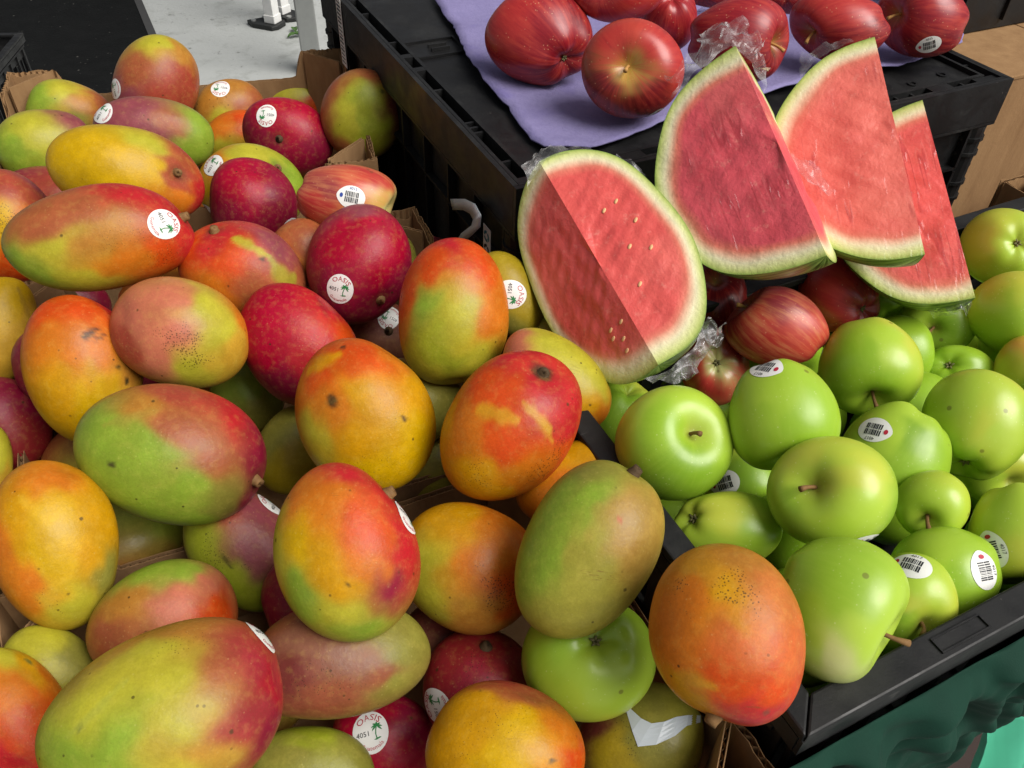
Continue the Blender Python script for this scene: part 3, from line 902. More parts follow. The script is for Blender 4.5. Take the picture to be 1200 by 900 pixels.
# colour samples, pixel positions in the photograph
COLS = '''
A5 330,105,yg 355,103,yg 374,120,ro 345,135,bo
A3 245,120,bo 270,108,bo 298,125,b 260,150,yg
A2 45,115,g 70,108,yg 90,118,bo 118,125,b 90,145,dg 125,135,r2
A1 190,50,yg 208,60,bo 160,85,b 215,95,r2 185,115,r2 150,110,p
A8 262,150,o 285,140,ro 265,172,yg
A4 128,142,p 165,126,p 200,143,b 232,150,g 222,172,g 170,150,p
A7 335,130,cr 370,170,dr 310,175,dr 350,150,cr
A6 425,120,g2 432,150,g2 388,110,b 466,130,dr2 395,172,b 440,90,b 415,140,yg
A9 40,150,yg 20,180,g 70,190,g 98,165,p 60,170,yg 88,142,p
A10 90,185,y 140,175,y 175,168,yg 130,215,y 215,178,r2 200,222,o 228,228,r 180,195,y
A11 258,190,o 290,184,yg 340,205,g 250,230,y 312,190,yg 230,248,yg
A12 290,215,cr 270,250,dr 330,230,dr 300,275,dr
A13 380,220,rp 420,215,ro2 445,235,ry 400,250,b2 370,240,rb 440,210,rb 460,245,gp
A14 32,305,g 60,325,g 60,258,b 100,238,b 160,230,r 200,250,r 190,292,ro 150,312,o 100,328,yg 110,285,bo 218,282,r 75,290,yg
A15 10,220,r2 42,235,r2 5,260,y 30,265,o 20,305,ro 52,225,p
A16 230,290,ro 250,283,r 320,290,p 280,305,ro 260,342,o 300,345,b 345,330,b
A17 360,280,b 350,310,b2
A18 420,262,cr 400,290,cr 450,300,cr 470,330,dr 385,345,dr 430,368,dr 420,246,p
A19 490,300,p 510,300,dr
A20 500,312,ro 530,293,r 565,312,ro 500,352,g 540,365,yg 578,372,o 520,412,g2 562,412,yg 588,340,o 477,340,ro 500,432,yg
A21 600,320,dg2 622,360,dg2 590,382,dg
A22 645,385,yg 660,400,g
A23 600,403,s 650,400,yg 692,440,yg 670,482,yo 640,430,yg 702,490,o
A24 10,350,y 30,390,y2 10,422,y2
A25 70,345,dr 110,350,dr
A26 90,358,ro 142,362,r 58,392,o 100,410,o 70,440,yo 110,470,y 132,502,yg 60,482,yo 150,420,bo 62,368,ro
A27 160,370,s 200,350,s 190,420,s 232,358,yg 250,390,yg 270,412,y2 230,432,yg 150,402,r2 286,380,o 200,390,s
A28 330,358,cr 372,360,r 308,400,cr 370,420,r 402,402,ro 340,452,dr
A29 20,470,dr 30,510,r3
A30 380,438,ro 420,418,ro 450,415,o 482,450,yo 430,470,yo 400,482,o 368,502,yg 430,542,y 390,562,yg 482,522,y 358,470,o 410,505,yo
A30b 440,380,dr2 460,400,p2
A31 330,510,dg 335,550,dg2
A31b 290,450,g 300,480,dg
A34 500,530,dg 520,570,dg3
A32 130,545,g 118,505,g 170,525,g 170,482,bo 220,470,r2 270,490,r 302,530,dr 240,540,b 210,572,g 160,592,g 262,582,dg 240,604,g 205,500,b 292,580,dr
A33 560,450,ro 600,428,r 642,460,r 662,492,r 590,482,ro 548,502,o 600,522,ro 560,552,yo 620,562,o 652,540,ro 528,482,yo 590,577,yo
A35 640,540,yo 680,535,yo 722,545,o 660,570,o
A36 350,590,o 400,555,r 450,570,r 380,582,o 350,640,y 382,650,yo 430,622,ro 472,642,r 452,692,dr 400,722,yg 358,702,g 402,672,yo 432,660,o 420,742,g 330,650,yg
A37 500,610,yo 540,600,yo 500,660,yg 550,660,o 592,640,o 602,692,ro 560,722,bo 500,702,yg 580,610,o
A38 650,600,g 690,590,g 640,660,g 682,652,dg3 730,600,bo2 742,640,bo2 700,692,dg3 652,722,dg3 690,570,dg 620,642,g
A39 820,660,o2 872,660,bo 850,700,yo 808,702,o 902,702,b2 862,752,s2 798,772,o 800,802,yo 862,812,ro 902,802,ro 922,762,s2 882,832,r 788,732,o 850,782,ro
A40 60,558,o 30,602,yo 70,612,y 60,652,y 102,642,yo 40,692,o 82,704,yg 122,662,dg 122,602,yo 8,642,o
A41 0,530,yg 5,570,y2
A43 300,600,p 270,602,r2 238,632,g2 302,652,p 280,684,g2 312,692,g2
A44 170,668,g 212,670,g 150,712,bo 212,702,s 252,712,ro 138,742,b 242,682,s
A45 60,748,yg 92,770,dg 38,770,yg
A46 30,778,yo 62,790,o 20,812,o 30,852,ro 62,842,ro 10,882,r 5,768,yg
A47 180,772,yg 120,832,yg 202,802,yg 150,872,g 222,842,yg 262,758,cr2 238,748,bo 292,792,cr2 322,802,cr 272,852,cr2 232,892,bo 250,800,b 302,862,dr 200,748,bo 98,872,g 220,902,yg
A48 330,732,b3 380,752,p2 440,730,dg 472,752,dg 440,792,b3 380,812,b3 482,732,dg 330,792,dr2 400,718,b3 410,780,p2 460,800,dg
A49 340,882,dg 402,872,dg 370,860,g2
A50 440,850,cr 480,850,dr 460,880,cr
A50b 420,840,dr
A51 540,770,r3 590,780,r3 560,800,cr2
A52 550,830,yo 602,812,b 560,872,yo 622,862,y 652,862,o 590,892,y 530,882,yo 667,892,ro 590,804,r2
A53 740,828,dg 700,852,dr2 762,872,dg 792,842,dg3 720,880,dg2
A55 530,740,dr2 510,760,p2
G0 690,769,gl 650,750,gg 730,800,gl 690,720,gg
G1 770,500,gg 800,560,gd 830,490,gl
G2 890,470,gl 940,500,gg 900,540,gg
G3 1000,420,gg 1040,400,gl 1030,460,gg
G4 1040,510,gl 1070,560,gg 1010,560,gl
G5 1130,470,gl 1170,500,gl 1120,540,gg
G6 950,550,gl 1010,560,gy 970,610,gl 920,600,gg
G7 850,600,gy 820,630,gl 890,620,gg 858,588,gy
G9 960,680,gg 1000,700,gg 980,770,gp 940,740,gg 1030,740,gl 950,760,gl
G10 1070,680,gl 1060,730,gd
G11 1090,660,gl 1130,690,gg
G12 1180,600,gl 1190,660,gy
G13 1185,430,gy 1200,410,y2
G14 1170,360,gg
G15 1150,280,gy 1180,300,gl
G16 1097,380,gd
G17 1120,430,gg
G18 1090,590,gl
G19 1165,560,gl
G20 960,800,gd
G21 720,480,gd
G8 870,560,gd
R1 830,450,rb 815,430,ro2 860,410,rr 840,425,gp
R2 880,370,ro2 920,360,rp 940,390,ro2 900,410,rb 860,370,rr
R3 980,330,rb 1010,350,rp 960,360,rb
R4 838,345,rd
T1 600,30,rb 650,30,rr 610,70,rr 660,80,rd 690,30,rd 640,90,rd
T2 720,50,rb 770,50,rb 710,100,rd 760,120,rd 795,75,rb 732,80,ry
T3 700,5,rr 750,10,rb
T4 790,15,rr
T5 840,30,rr 890,30,rr 870,75,rd
T6 960,20,rb 1005,15,rb 980,50,rd 1030,40,rd 950,40,rr
T7 1060,20,rr 1100,15,rr 1090,50,rd
T8 845,0,rd
T9 930,0,rd
'''
# narrow marks: id px py radius_px colour ; specks: id px py radius strength
MARKS = '''
A30 391 471 7 #2a2018
A30 405 412 5 #3a2a18
A30 470 490 4 #3a2a18
A26 148 447 5 #2e2818
A26 137 430 4 #3a3018
A33 637 437 13 #4a2a22
A10 208 202 12 #7a7430
A10 208 202 24 #a2483a
A16 306 305 4 #3a2e1c
A39 893 828 7 #8a4438
A32 137 545 4 #3a3a22
A32 102 561 3 #3a3a22
A36 406 681 3 #54401c
A52 642 890 5 #5a4620
A46 32 775 6 #6a6a30
A34 528 470 5 #2c2014
A47 106 850 4 #58622a
A38 722 612 4 #c0503a
A5 372 118 9 #c4502e
A6 446 110 4 #4a4a22
'''
# line-shaped scars: id x0 y0 x1 y1 half-width colour strength
SCARS = '''
A16 276 283 312 301 6 #aea83a .85
A16 312 301 344 342 7 #a29c3a .85
A33 566 480 606 492 7 #d2a43c .7
A33 613 476 640 503 5 #d2a43c .7
A33 632 495 642 515 4 #d2a43c .5
A39 798 788 838 800 9 #d0a03a .6
A30 366 436 398 421 9 #d2a030 .7
A26 98 397 114 386 4 #2e1a14 .9
A26 110 401 124 391 2.5 #4a2418 .7
A38 700 600 735 640 14 #b0884a .35
A20 520 330 560 335 14 #d0a040 .4
A47 95 860 150 800 6 #9aa24a .4
A40 30 590 90 640 9 #d8b040 .4
A28 372 352 380 372 5 #8c2430 .6
A43 262 650 272 664 3 #38351c .7
A24 20 340 34 370 4 #8a6a34 .4
A32 128 500 180 485 8 #a08a40 .4
'''
SPECKS = '''
A27 215 405 26 1.0
A27 228 420 20 1.0
A27 222 370 18 .5
A39 850 690 30 .9
A39 800 685 30 .7
A39 880 705 26 .8
A33 640 540 34 .9
A33 560 560 40 .6
A33 650 520 24 .7
A37 585 700 30 .9
A14 150 275 40 .5
A14 190 300 30 .6
A15 8 258 20 1.0
A47 210 760 40 .4
A47 150 870 60 .3
A48 380 800 50 .5
A30 440 550 40 .5
A30 460 480 30 .4
A32 180 560 50 .3
A52 580 850 50 .4
A53 740 860 40 .6
A28 380 420 40 .4
A40 60 700 30 .4
A43 255 655 22 .8
A51 560 790 40 .6
A20 520 420 40 .2
'''
# stem / calyx: id px py type(s stem, c calyx) ; a stem on the rim of the outline shows in profile
STEMS = '''
A1 176 145 n
A7 327 163 s
A10 208 202 s
A11 326 196 s
A12 302 196 n
A6 428 140 n
A14 222 252 s
A16 252 271 s
A18 447 353 s
A30b 455 388 s
A32 301 564 s
A33 637 437 s
A36 466 560 s
A38 743 554 s
A39 838 842 s
A51 570 758 s
A20 535 448 n
A47 330 795 n
A26 125 350 n
A27 148 370 n
A28 396 352 n
A30 462 412 n
A37 613 700 n
A40 70 545 n
A44 270 700 n
A46 15 900 n
A48 300 760 n
A52 625 818 n
A13 466 250 s
G0 700 748 c
G1 822 502 s
G2 930 550 n
G3 1024 476 s
G4 1010 590 n
G5 1128 552 c
G6 944 568 s
G7 803 606 c
G8 870 600 n
G9 1062 758 s
G10 1088 742 s
G11 1060 690 n
G12 1200 690 n
G13 1240 400 n
G14 1240 372 n
G15 1196 284 c
G16 1092 386 s
G17 1110 426 c
G18 1083 612 s
G19 1190 570 n
R1 841 424 c
R2 862 352 s
R3 1018 366 c
R4 838 320 n
T1 668 74 c
T2 733 75 s
T3 700 -20 n
T5 922 52 s
T6 937 40 s
T7 1040 14 s
'''
LABELS = '''
A5 small mango with green and orange skin in the box corner by the grey post
A3 brownish orange mango with a white sticker on top, against the low box wall
A2 green and brown mango in the box corner next to the black mat
A1 brick red mango with a yellow tip, highest one standing before the black mat
A8 orange mango half hidden behind the crimson mango with a round sticker
A4 purple mango turning green at one end under the brick red one
A7 crimson mango showing its brown stem scar and a sticker, beside the olive mango
A6 round olive green mango with a dark red rim beside the tall black crate
A9 pale green round mango with a purple edge by the box corner
A11 yellow green mango with a sticker and a small orange stem knob
A19 dark purple mango peeking out beside the torn box edge and black crate
A13 red striped apple with a barcode sticker lying among the mangoes
A10 long bright yellow mango with a red end and a green brown stem
A15 orange red mango with a speckled yellow patch under the pale green one
A12 plain dark crimson mango in front of the yellow green stickered one
A17 brown orange mango wedged under two crimson mangoes
A25 dark red mango with a sticker tucked under the big long red one
A30b dark brown mango with stem scar deep in a gap below a crimson mango
A24 plain yellow mango beside the mango with red top and black scratch
A16 red orange mango with a thin green streak along its side
A14 largest long mango with green tip and red stickered end
A18 crimson mango with a sticker and an orange stem scar facing out
A22 green yellow mango hidden against the watermelon rind
A21 olive yellow mango with a sticker between a pastel mango and the watermelon
A29 dark red mango under the yellow and red mangoes at the box side
A31b dark green mango deep in the gap under a pinkish mango
A31 olive mango deep between the green red mango and the spotted yellow one
A26 mango with red top, golden base and a black scratch
A28 red mango with a plain glowing orange side, no sticker
A27 pinkish mango half yellow green with a patch of fine black specks
A23 smooth yellow green mango beside the watermelon wedge
A20 upright pastel mango with red top and green yellow belly
A34 dark olive mango in the shade below two orange mangoes
A35 golden orange mango mostly covered by the green mango with a stem
A30 golden mango with orange shoulder and a round black spot
A43 purple and green mango in a gap with a sticker on its top edge
A32 big mango, green on one side and red on the other, with pale stem
A33 red orange mango with yellow scars and a dark stem hollow
A55 dark red brown mango deep in a gap beside the red stemmed one
A41 yellow green mango cut by the edge of the box beside the all yellow mango
A40 large all yellow mango with an orange shoulder
A45 dull green mango under the yellow mango and the orange red one
A44 mango with green top and salmon pink belly by the cardboard seam
A37 yellow mango with an orange cheek speckled with brown dots
A53 olive mango with a scrap of white tape stuck on it
A50b dark red mango with a half covered sticker under the brown olive mango
A50 bright crimson mango with a fully readable palm tree sticker
A51 dull red mango with a stem scar and a sticker seen from the side
A36 upright mango, red cheek and yellow green belly, sticker on its edge
A48 long brown red and olive mango lying under the upright one
A49 dull green mango beside the crimson mango with palm tree sticker
A46 yellow orange mango with a red underside by the dull green mango
A47 huge mango, yellow green body with a dark red stickered end
G0 lone green apple lying among mangoes, its blossom end facing out
A38 green mango with a faint orange cheek and a small stem knob
A52 yellow mango with a brown crown in front of the dull red one
G24 shaded green apple under the watermelon slabs
G16 shaded green apple with a stem below the plastic wrapped slab
G15 yellowish green apple with its hollow turned to the crate wall
G14 plain green apple between two yellowish green apples
G13 yellowish green apple with a warm blush over a bigger plain one
G17 small green apple showing its blossom end between larger ones
R4 dark red apple almost hidden between two watermelon wedges
R3 dull purple red apple with a pointed end under the watermelon slab
R1 red apple showing a green blossom end below the watermelon wedge
R2 orange red streaked apple on the green ones under a melon wedge
G3b green apple hidden behind the one with a stem at its bottom
G3 green apple with its stem pointing down, beside the purple red apple
G8 shaded green apple with a sticker on its side, low in the pile
G1 green apple at the tray edge with a dark curved stem on its side
G2 smooth green apple with a white sticker on its top edge
G19 light green apple half covered below the big smooth one
G5 big smooth green apple with a shaded hollow underneath
G4 green apple with a round barcode sticker facing up
G18 small light green apple squeezed between stickered ones
G7 light green apple with a tan blush, next to the orange mango
G6 yellow green apple with its stem and hollow facing the viewer
G12 green apple against the tray wall with a sticker in shade
G20 dark green apple deep in the tray under the largest apple
G11 green apple near the tray rim with an oval sticker on its flank
G10 green apple touching the tray rim with a sticker on its shoulder
G9 largest green apple, lying on its side with stem over the tray rim
G21 shaded green apple between a mango and the tray edge
A39 big orange mango with red bottom resting on the apple tray corner
T8 dark red apple cut by the back of the purple paper row
T9 dark red apple behind the stemmed apples on the paper
T4 dark red apple wedged behind the yellow hollowed one
T1 dark red apple on the paper corner with its blossom end low
T3 red apple stacked on top between others on the paper
T2 red apple with a yellow green stem hollow facing the viewer
T7 dark red apple with a white sticker at the end of the purple paper
T6 red apple with bright blush and a stem in its side
T5 glossy dark red apple lying behind the wrapped melon wedge
'''

def cube_sphere(n):
    pts = []; faces = []; idx = {}
    ang = np.tan(np.linspace(-np.pi / 4, np.pi / 4, n + 1))
    for ax in range(3):
        for sg in (-1, 1):
            g = []
            for i in range(n + 1):
                for j in range(n + 1):
                    p = [0, 0, 0]; p[ax] = sg; p[(ax + 1) % 3] = ang[i]; p[(ax + 2) % 3] = ang[j]
                    q = np.array(p); q = q / np.linalg.norm(q)
                    k = tuple(np.round(q, 6))
                    if k not in idx: idx[k] = len(pts); pts.append(q)
                    g.append(idx[k])
            for i in range(n):
                for j in range(n):
                    a = [g[i * (n + 1) + j], g[(i + 1) * (n + 1) + j], g[(i + 1) * (n + 1) + j + 1], g[i * (n + 1) + j + 1]]
                    faces.append(a if sg > 0 else a[::-1])
    return np.array(pts), faces
CS_HI = cube_sphere(32)
CS_LO = cube_sphere(12)

def smooth01(e0, e1, x):
    q = np.clip((x - e0) / (e1 - e0), 0, 1); return q * q * (3 - 2 * q)

def mango_shape(P, s, seed, curve=1.0):
    """unit sphere -> mango: stem end along s, narrower far end with a slight beak"""
    r = np.random.default_rng(seed)
    ref = np.array([0, 1.0, 0.15 * r.normal()]); ref = ref - s * (ref @ s); ref /= np.linalg.norm(ref)
    h = P @ s
    ax = np.outer(h, s); pr = P - ax
    pp = r.uniform(2.12, 2.38); rho = np.sqrt(np.clip(1 - h * h, 0, 1))
    P0 = P; fsup = (np.abs(h) ** pp + rho ** pp) ** (-1 / pp)
    ax = ax * fsup[:, None]; pr = pr * fsup[:, None]
    k = 1 + .045 * h - .02 * (h * h)
    bend = (.05 * r.uniform(.4, 1.0) * r.choice([-1, 1]) * curve) * (h * h - .33)
    Q = ax + pr * k[:, None] + np.outer(bend, ref)
    beak = np.exp(-((1 + h) / .16) ** 1.3); Q += np.outer(beak * .035, -s + .7 * ref)
    dim = np.exp(-((1 - h) / .035)); Q -= np.outer(dim * .045, s)
    sn = SNoise(seed, 1.7, 10)
    Q *= (1 + .013 * sn(P))[:, None]
    return Q

def apple_shape(P, s, seed, kind):
    r = np.random.default_rng(seed)
    h = np.clip(P @ s, -1, 1); phi = np.arccos(h)
    ref = np.array([.3, .2, 1.0]); ref = ref - s * (ref @ s); ref /= np.linalg.norm(ref); r2 = np.cross(s, ref)
    psi = np.arctan2(P @ r2, P @ ref)
    rad = 1 - .38 * np.exp(-(phi / .40) ** 2) - .24 * np.exp(-((math.pi - phi) / .30) ** 2)
    rad += .028 * np.exp(-((phi - .95) / .45) ** 2) + .035 * np.exp(-((math.pi - phi - .65) / .3) ** 2)
    lob = .022 if kind == 'G' else .04
    rad *= 1 + lob * np.cos(5 * psi + r.uniform(0, 6)) * (smooth01(1.5, 2.7, phi) + .25 * smooth01(1.3, .5, phi))
    rad *= 1 + .012 * SNoise(seed, 1.6, 10)(P)
    Q = P * rad[:, None]
    hh = Q @ s; pr = Q - np.outer(hh, s)
    Q = np.outer(hh, s) + pr * (1 + (.05 if kind == 'G' else .06) * np.clip(hh, -1, 1))[:, None]
    return Q, np.stack([np.cos(psi), np.sin(psi), phi], 1)

def parse(txt): return [l.split() for l in txt.strip().split('\n')]
stems = {l[0]: (float(l[1]), float(l[2]), l[3]) for l in parse(STEMS)}
labels = {l[0]: ' '.join(l[1:]) for l in parse(LABELS)}
cols = {}
for l in parse(COLS):
    cols[l[0]] = [(float(a), float(b), c) for a, b, c in (q.split(',') for q in l[1:])]
marks, specks = {}, {}
for l in parse(MARKS): marks.setdefault(l[0], []).append((float(l[1]), float(l[2]), float(l[3]), l[4]))
scars = {}
for l in parse(SCARS): scars.setdefault(l[0], []).append((*map(float, l[1:6]), l[6], float(l[7])))
for l in parse(SPECKS): specks.setdefault(l[0], []).append((float(l[1]), float(l[2]), float(l[3]), float(l[4])))

FRUITS = {}
def set_attr(me, name, typ, data):
    a = me.attributes.new(name, typ, 'POINT')
    if typ == 'FLOAT_COLOR': a.data.foreach_set('color', data.astype(np.float32).ravel())
    elif typ == 'FLOAT': a.data.foreach_set('value', data.astype(np.float32).ravel())
    else: a.data.foreach_set('vector', data.astype(np.float32).ravel())

def idw(U, samp, seed, power=2.0, warp=.11):
    W = U.copy()
    for i in range(3): W[:, i] += warp * SNoise(seed + i, 3.0, 12)(U) * .55 + warp * .45 * SNoise(seed + 9 + i, 8.0, 12)(U) 
    num = np.zeros((len(U), 3)); den = np.zeros(len(U))
    for pos, c in samp:
        d2 = ((W - pos) ** 2).sum(1) + .02
        w = d2 ** -power
        num += w[:, None] * c; den += w
    return num / den[:, None]

def make_fruit(rec, seed):
    id_, kind = rec[0], rec[1]
    cx, cy, a, b, th, t = map(float, rec[2:])
    d = uray(cx, cy); th = math.radians(th)
    def pt(px, py):
        q = ray(px, py); return q / (q @ d) - d
    ct, st_ = math.cos(th), math.sin(th)
    A = pt(cx + a * ct, cy - a * st_) * t; B = pt(cx - b * st_, cy - b * ct) * t
    sv = np.linalg.svd(np.stack([A, B], 1), compute_uv=False)
    c = (.80 if kind == 'M' else .84) * sv[1]
    M = np.stack([A, B, -d * c], 1)
    Cw = CAMP + d * t
    def unit(px, py):
        dx, dy = px - cx, -(py - cy)
        x, y = (dx * ct + dy * st_) / a, (-dx * st_ + dy * ct) / b
        r2 = x * x + y * y
        if r2 > .98:
            k = math.sqrt(.98 / r2); x *= k; y *= k; r2 = .98
        return np.array([x, y, math.sqrt(1 - r2)])
    sx = stems.get(id_)
    if sx: s = unit(sx[0], sx[1])
    else:
        q = np.random.default_rng(seed)
        s = np.array([q.choice([-1, 1]), .2 * q.normal(), -.15]) if kind == 'M' else np.array([q.normal(), q.normal(), -1.2])
        s = s / np.linalg.norm(s)
    is_calyx = bool(sx) and sx[2] == 'c'
    P, Fc = CS_HI
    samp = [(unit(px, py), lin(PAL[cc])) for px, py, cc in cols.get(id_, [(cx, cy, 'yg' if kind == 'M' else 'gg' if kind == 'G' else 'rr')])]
    if kind == 'G':
        q = np.random.default_rng(seed + 5)
        for _ in range(4):
            vv = q.normal(size=3); vv /= np.linalg.norm(vv); samp.append((vv, lin(PAL[q.choice(['gg', 'gl', 'gy', 'gd', 'gl'])])))
    # unseen far side: average of the fruit's own colours
    avg = sum(c for _, c in samp) / len(samp); samp.append((np.array([0, 0, -1.0]), avg))
    if kind == 'M':
        Q = mango_shape(P, s, seed, .3 if s[2] > .7 else 1.0)
    else:
        sa = -s if is_calyx else s
        Q, strk = apple_shape(P, sa, seed, 'G' if id_ in ('A13', 'R2') else kind)
    V = Q @ M.T
    me = mesh_np('body', V, Fc)
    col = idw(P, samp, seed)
    if kind == 'R':
        # green-yellow stem hollow
        phi = strk[:, 2]; k = np.exp(-(phi / .24) ** 2) * .75
        col = col * (1 - k[:, None]) + lin('#a8963e') * k[:, None]
    if kind == 'G':
        phi = strk[:, 2]; k = np.exp(-(phi / .24) ** 2) * .6 + np.exp(-((math.pi - phi) / .15) ** 2) * .4
        col = col * (1 - k[:, None]) + lin('#8a7a3c') * k[:, None]
    sp = np.zeros(len(P)); wob = SNoise(seed + 77, 9.0, 12)(P)
    pxs = lambda rr: rr / math.sqrt(a * b)
    for px, py, rr, hx in marks.get(id_, []):
        dd = np.sqrt(((P - unit(px, py)) ** 2).sum(1)) / pxs(rr) * (1 + .18 * wob)
        k = smooth01(1.15, .55, dd) * .92
        col = col * (1 - k[:, None]) + lin(hx) * k[:, None]
    for x0, y0, x1, y1, hw, hx, kk in scars.get(id_, []):
        dd = np.full(len(P), 9.0)
        for q in np.linspace(0, 1, 12):
            wdt = pxs(hw) * (.55 + .9 * math.sin(math.pi * (q * .9 + .05)) * (.7 + .3 * math.sin(q * 17 + seed)))
            dd = np.minimum(dd, np.sqrt(((P - unit(x0 + (x1 - x0) * q, y0 + (y1 - y0) * q)) ** 2).sum(1)) / wdt)
        dd = dd * (1 + .22 * wob); k = smooth01(1.3, .35, dd) * kk
        col = col * (1 - k[:, None]) + lin(hx) * k[:, None]
    for px, py, rr, sg in specks.get(id_, []):
        dd = np.sqrt(((P - unit(px, py)) ** 2).sum(1)) / pxs(rr) * (1 + .25 * wob)
        sp = np.maximum(sp, sg * smooth01(1.2, .3, dd))
    if kind == 'M' and sx and sx[2] == 's':
        dd = np.sqrt(((P - s) ** 2).sum(1)); k = smooth01(.26, .08, dd) * .35
        col = col * (1 - k[:, None]) + lin('#4a3a22') * k[:, None]
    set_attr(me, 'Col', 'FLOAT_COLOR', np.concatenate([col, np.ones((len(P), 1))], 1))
    if kind == 'M': set_attr(me, 'Speck', 'FLOAT', sp)
    else: set_attr(me, 'Streak', 'FLOAT_VECTOR', strk)
    mat = MAT['mango'] if kind == 'M' else MAT['green_apple'] if kind == 'G' else MAT['striped_apple'] if id_ in ('R2', 'A13') else MAT['red_apple']
    name = {'M': 'mango', 'G': 'green_apple', 'R': 'red_apple'}[kind]
    o = link(name, me, mat, loc=Cw, smooth=True)
    grp = {'M': 'mangoes heaped in the cardboard boxes', 'G': 'green apples in the black tray'}.get(kind, 'red apples on the purple paper' if id_[0] == 'T' else 'red apples among the other fruit')
    tag(o, labels[id_], 'mango' if kind == 'M' else 'apple', grp)
    bvh = BVHTree.FromPolygons([tuple(p) for p in V], [tuple(f) for f in Fc])
    FRUITS[id_] = dict(o=o, bvh=bvh, C=Cw, M=M, Mi=np.linalg.inv(M), unit=unit, d=d, t=t)
    # stem or calyx
    if sx and sx[2] in 'sc':
        sw = M @ s; n = np.linalg.inv(M).T @ s; n /= np.linalg.norm(n)
        hit = bvh.ray_cast(Vector(sw * 1.6), Vector(-sw).normalized())
        p0 = hit[0] if hit[0] is not None else Vector(sw)
        nv = Vector(n)
        rs = random.Random(seed)
        up = Vector((0, 0, 1)); side = nv.cross(up).normalized() if abs(nv.z) < .95 else Vector((1, 0, 0))
        if kind == 'M':
            L = .0025 if id_ in ('A7', 'A18', 'A51', 'A30b', 'A33', 'A11') else rs.uniform(.004, .0062)
            m = MB()
            m.tube([p0 - nv * .003, p0 + nv * .001, p0 + nv * L * .6 + side * .0006, p0 + nv * L + side * .001, p0 + nv * (L * .85) + side * .001],
                   [.0060, .0044, .0037, .0034, .0010], 9)
            so = m.build('stem', MAT['stem_dark' if id_ in ('A7', 'A33', 'A51', 'A30b', 'A38') else rs.choice(['stem_brown', 'stem_brown', 'stem_pale'])], o, smooth=True)
        elif sx[2] == 's':
            L = .020 if id_ in ('G9', 'G6', 'T5') else .017
            q0 = p0 - nv * .002; bendv = (side * rs.uniform(-1, 1) + Vector((0, 0, -.4))).normalized()
            m = MB(); pts = [q0 + nv * (L * k / 6) + bendv * (L * .35 * (k / 6) ** 2) for k in range(7)]
            m.tube(pts, [.0017, .0014, .0013, .0013, .0014, .0018, .0021], 8)
            m.build('stem', MAT['stem_brown'] if kind == 'G' else MAT['stem_pale'], o, smooth=True)
        else:
            m = MB()
            t1 = side; t2 = nv.cross(t1)
            for k in range(5):
                w = 2 * math.pi * k / 5 + .3; dr = t1 * math.cos(w) + t2 * math.sin(w)
                m.tube([p0 - nv * .001 + dr * .0008, p0 + nv * .0018 + dr * .0018, p0 + nv * (.0022 + .001 * rs.random()) + dr * rs.uniform(.0028, .0046)], [.0013, .0011, .0003], 6)
            m.build('calyx', MAT['calyx'], o, smooth=True)
    return o

for i, rec in enumerate(parse(FRUIT)):
    make_fruit(rec, 100 + 13 * i)

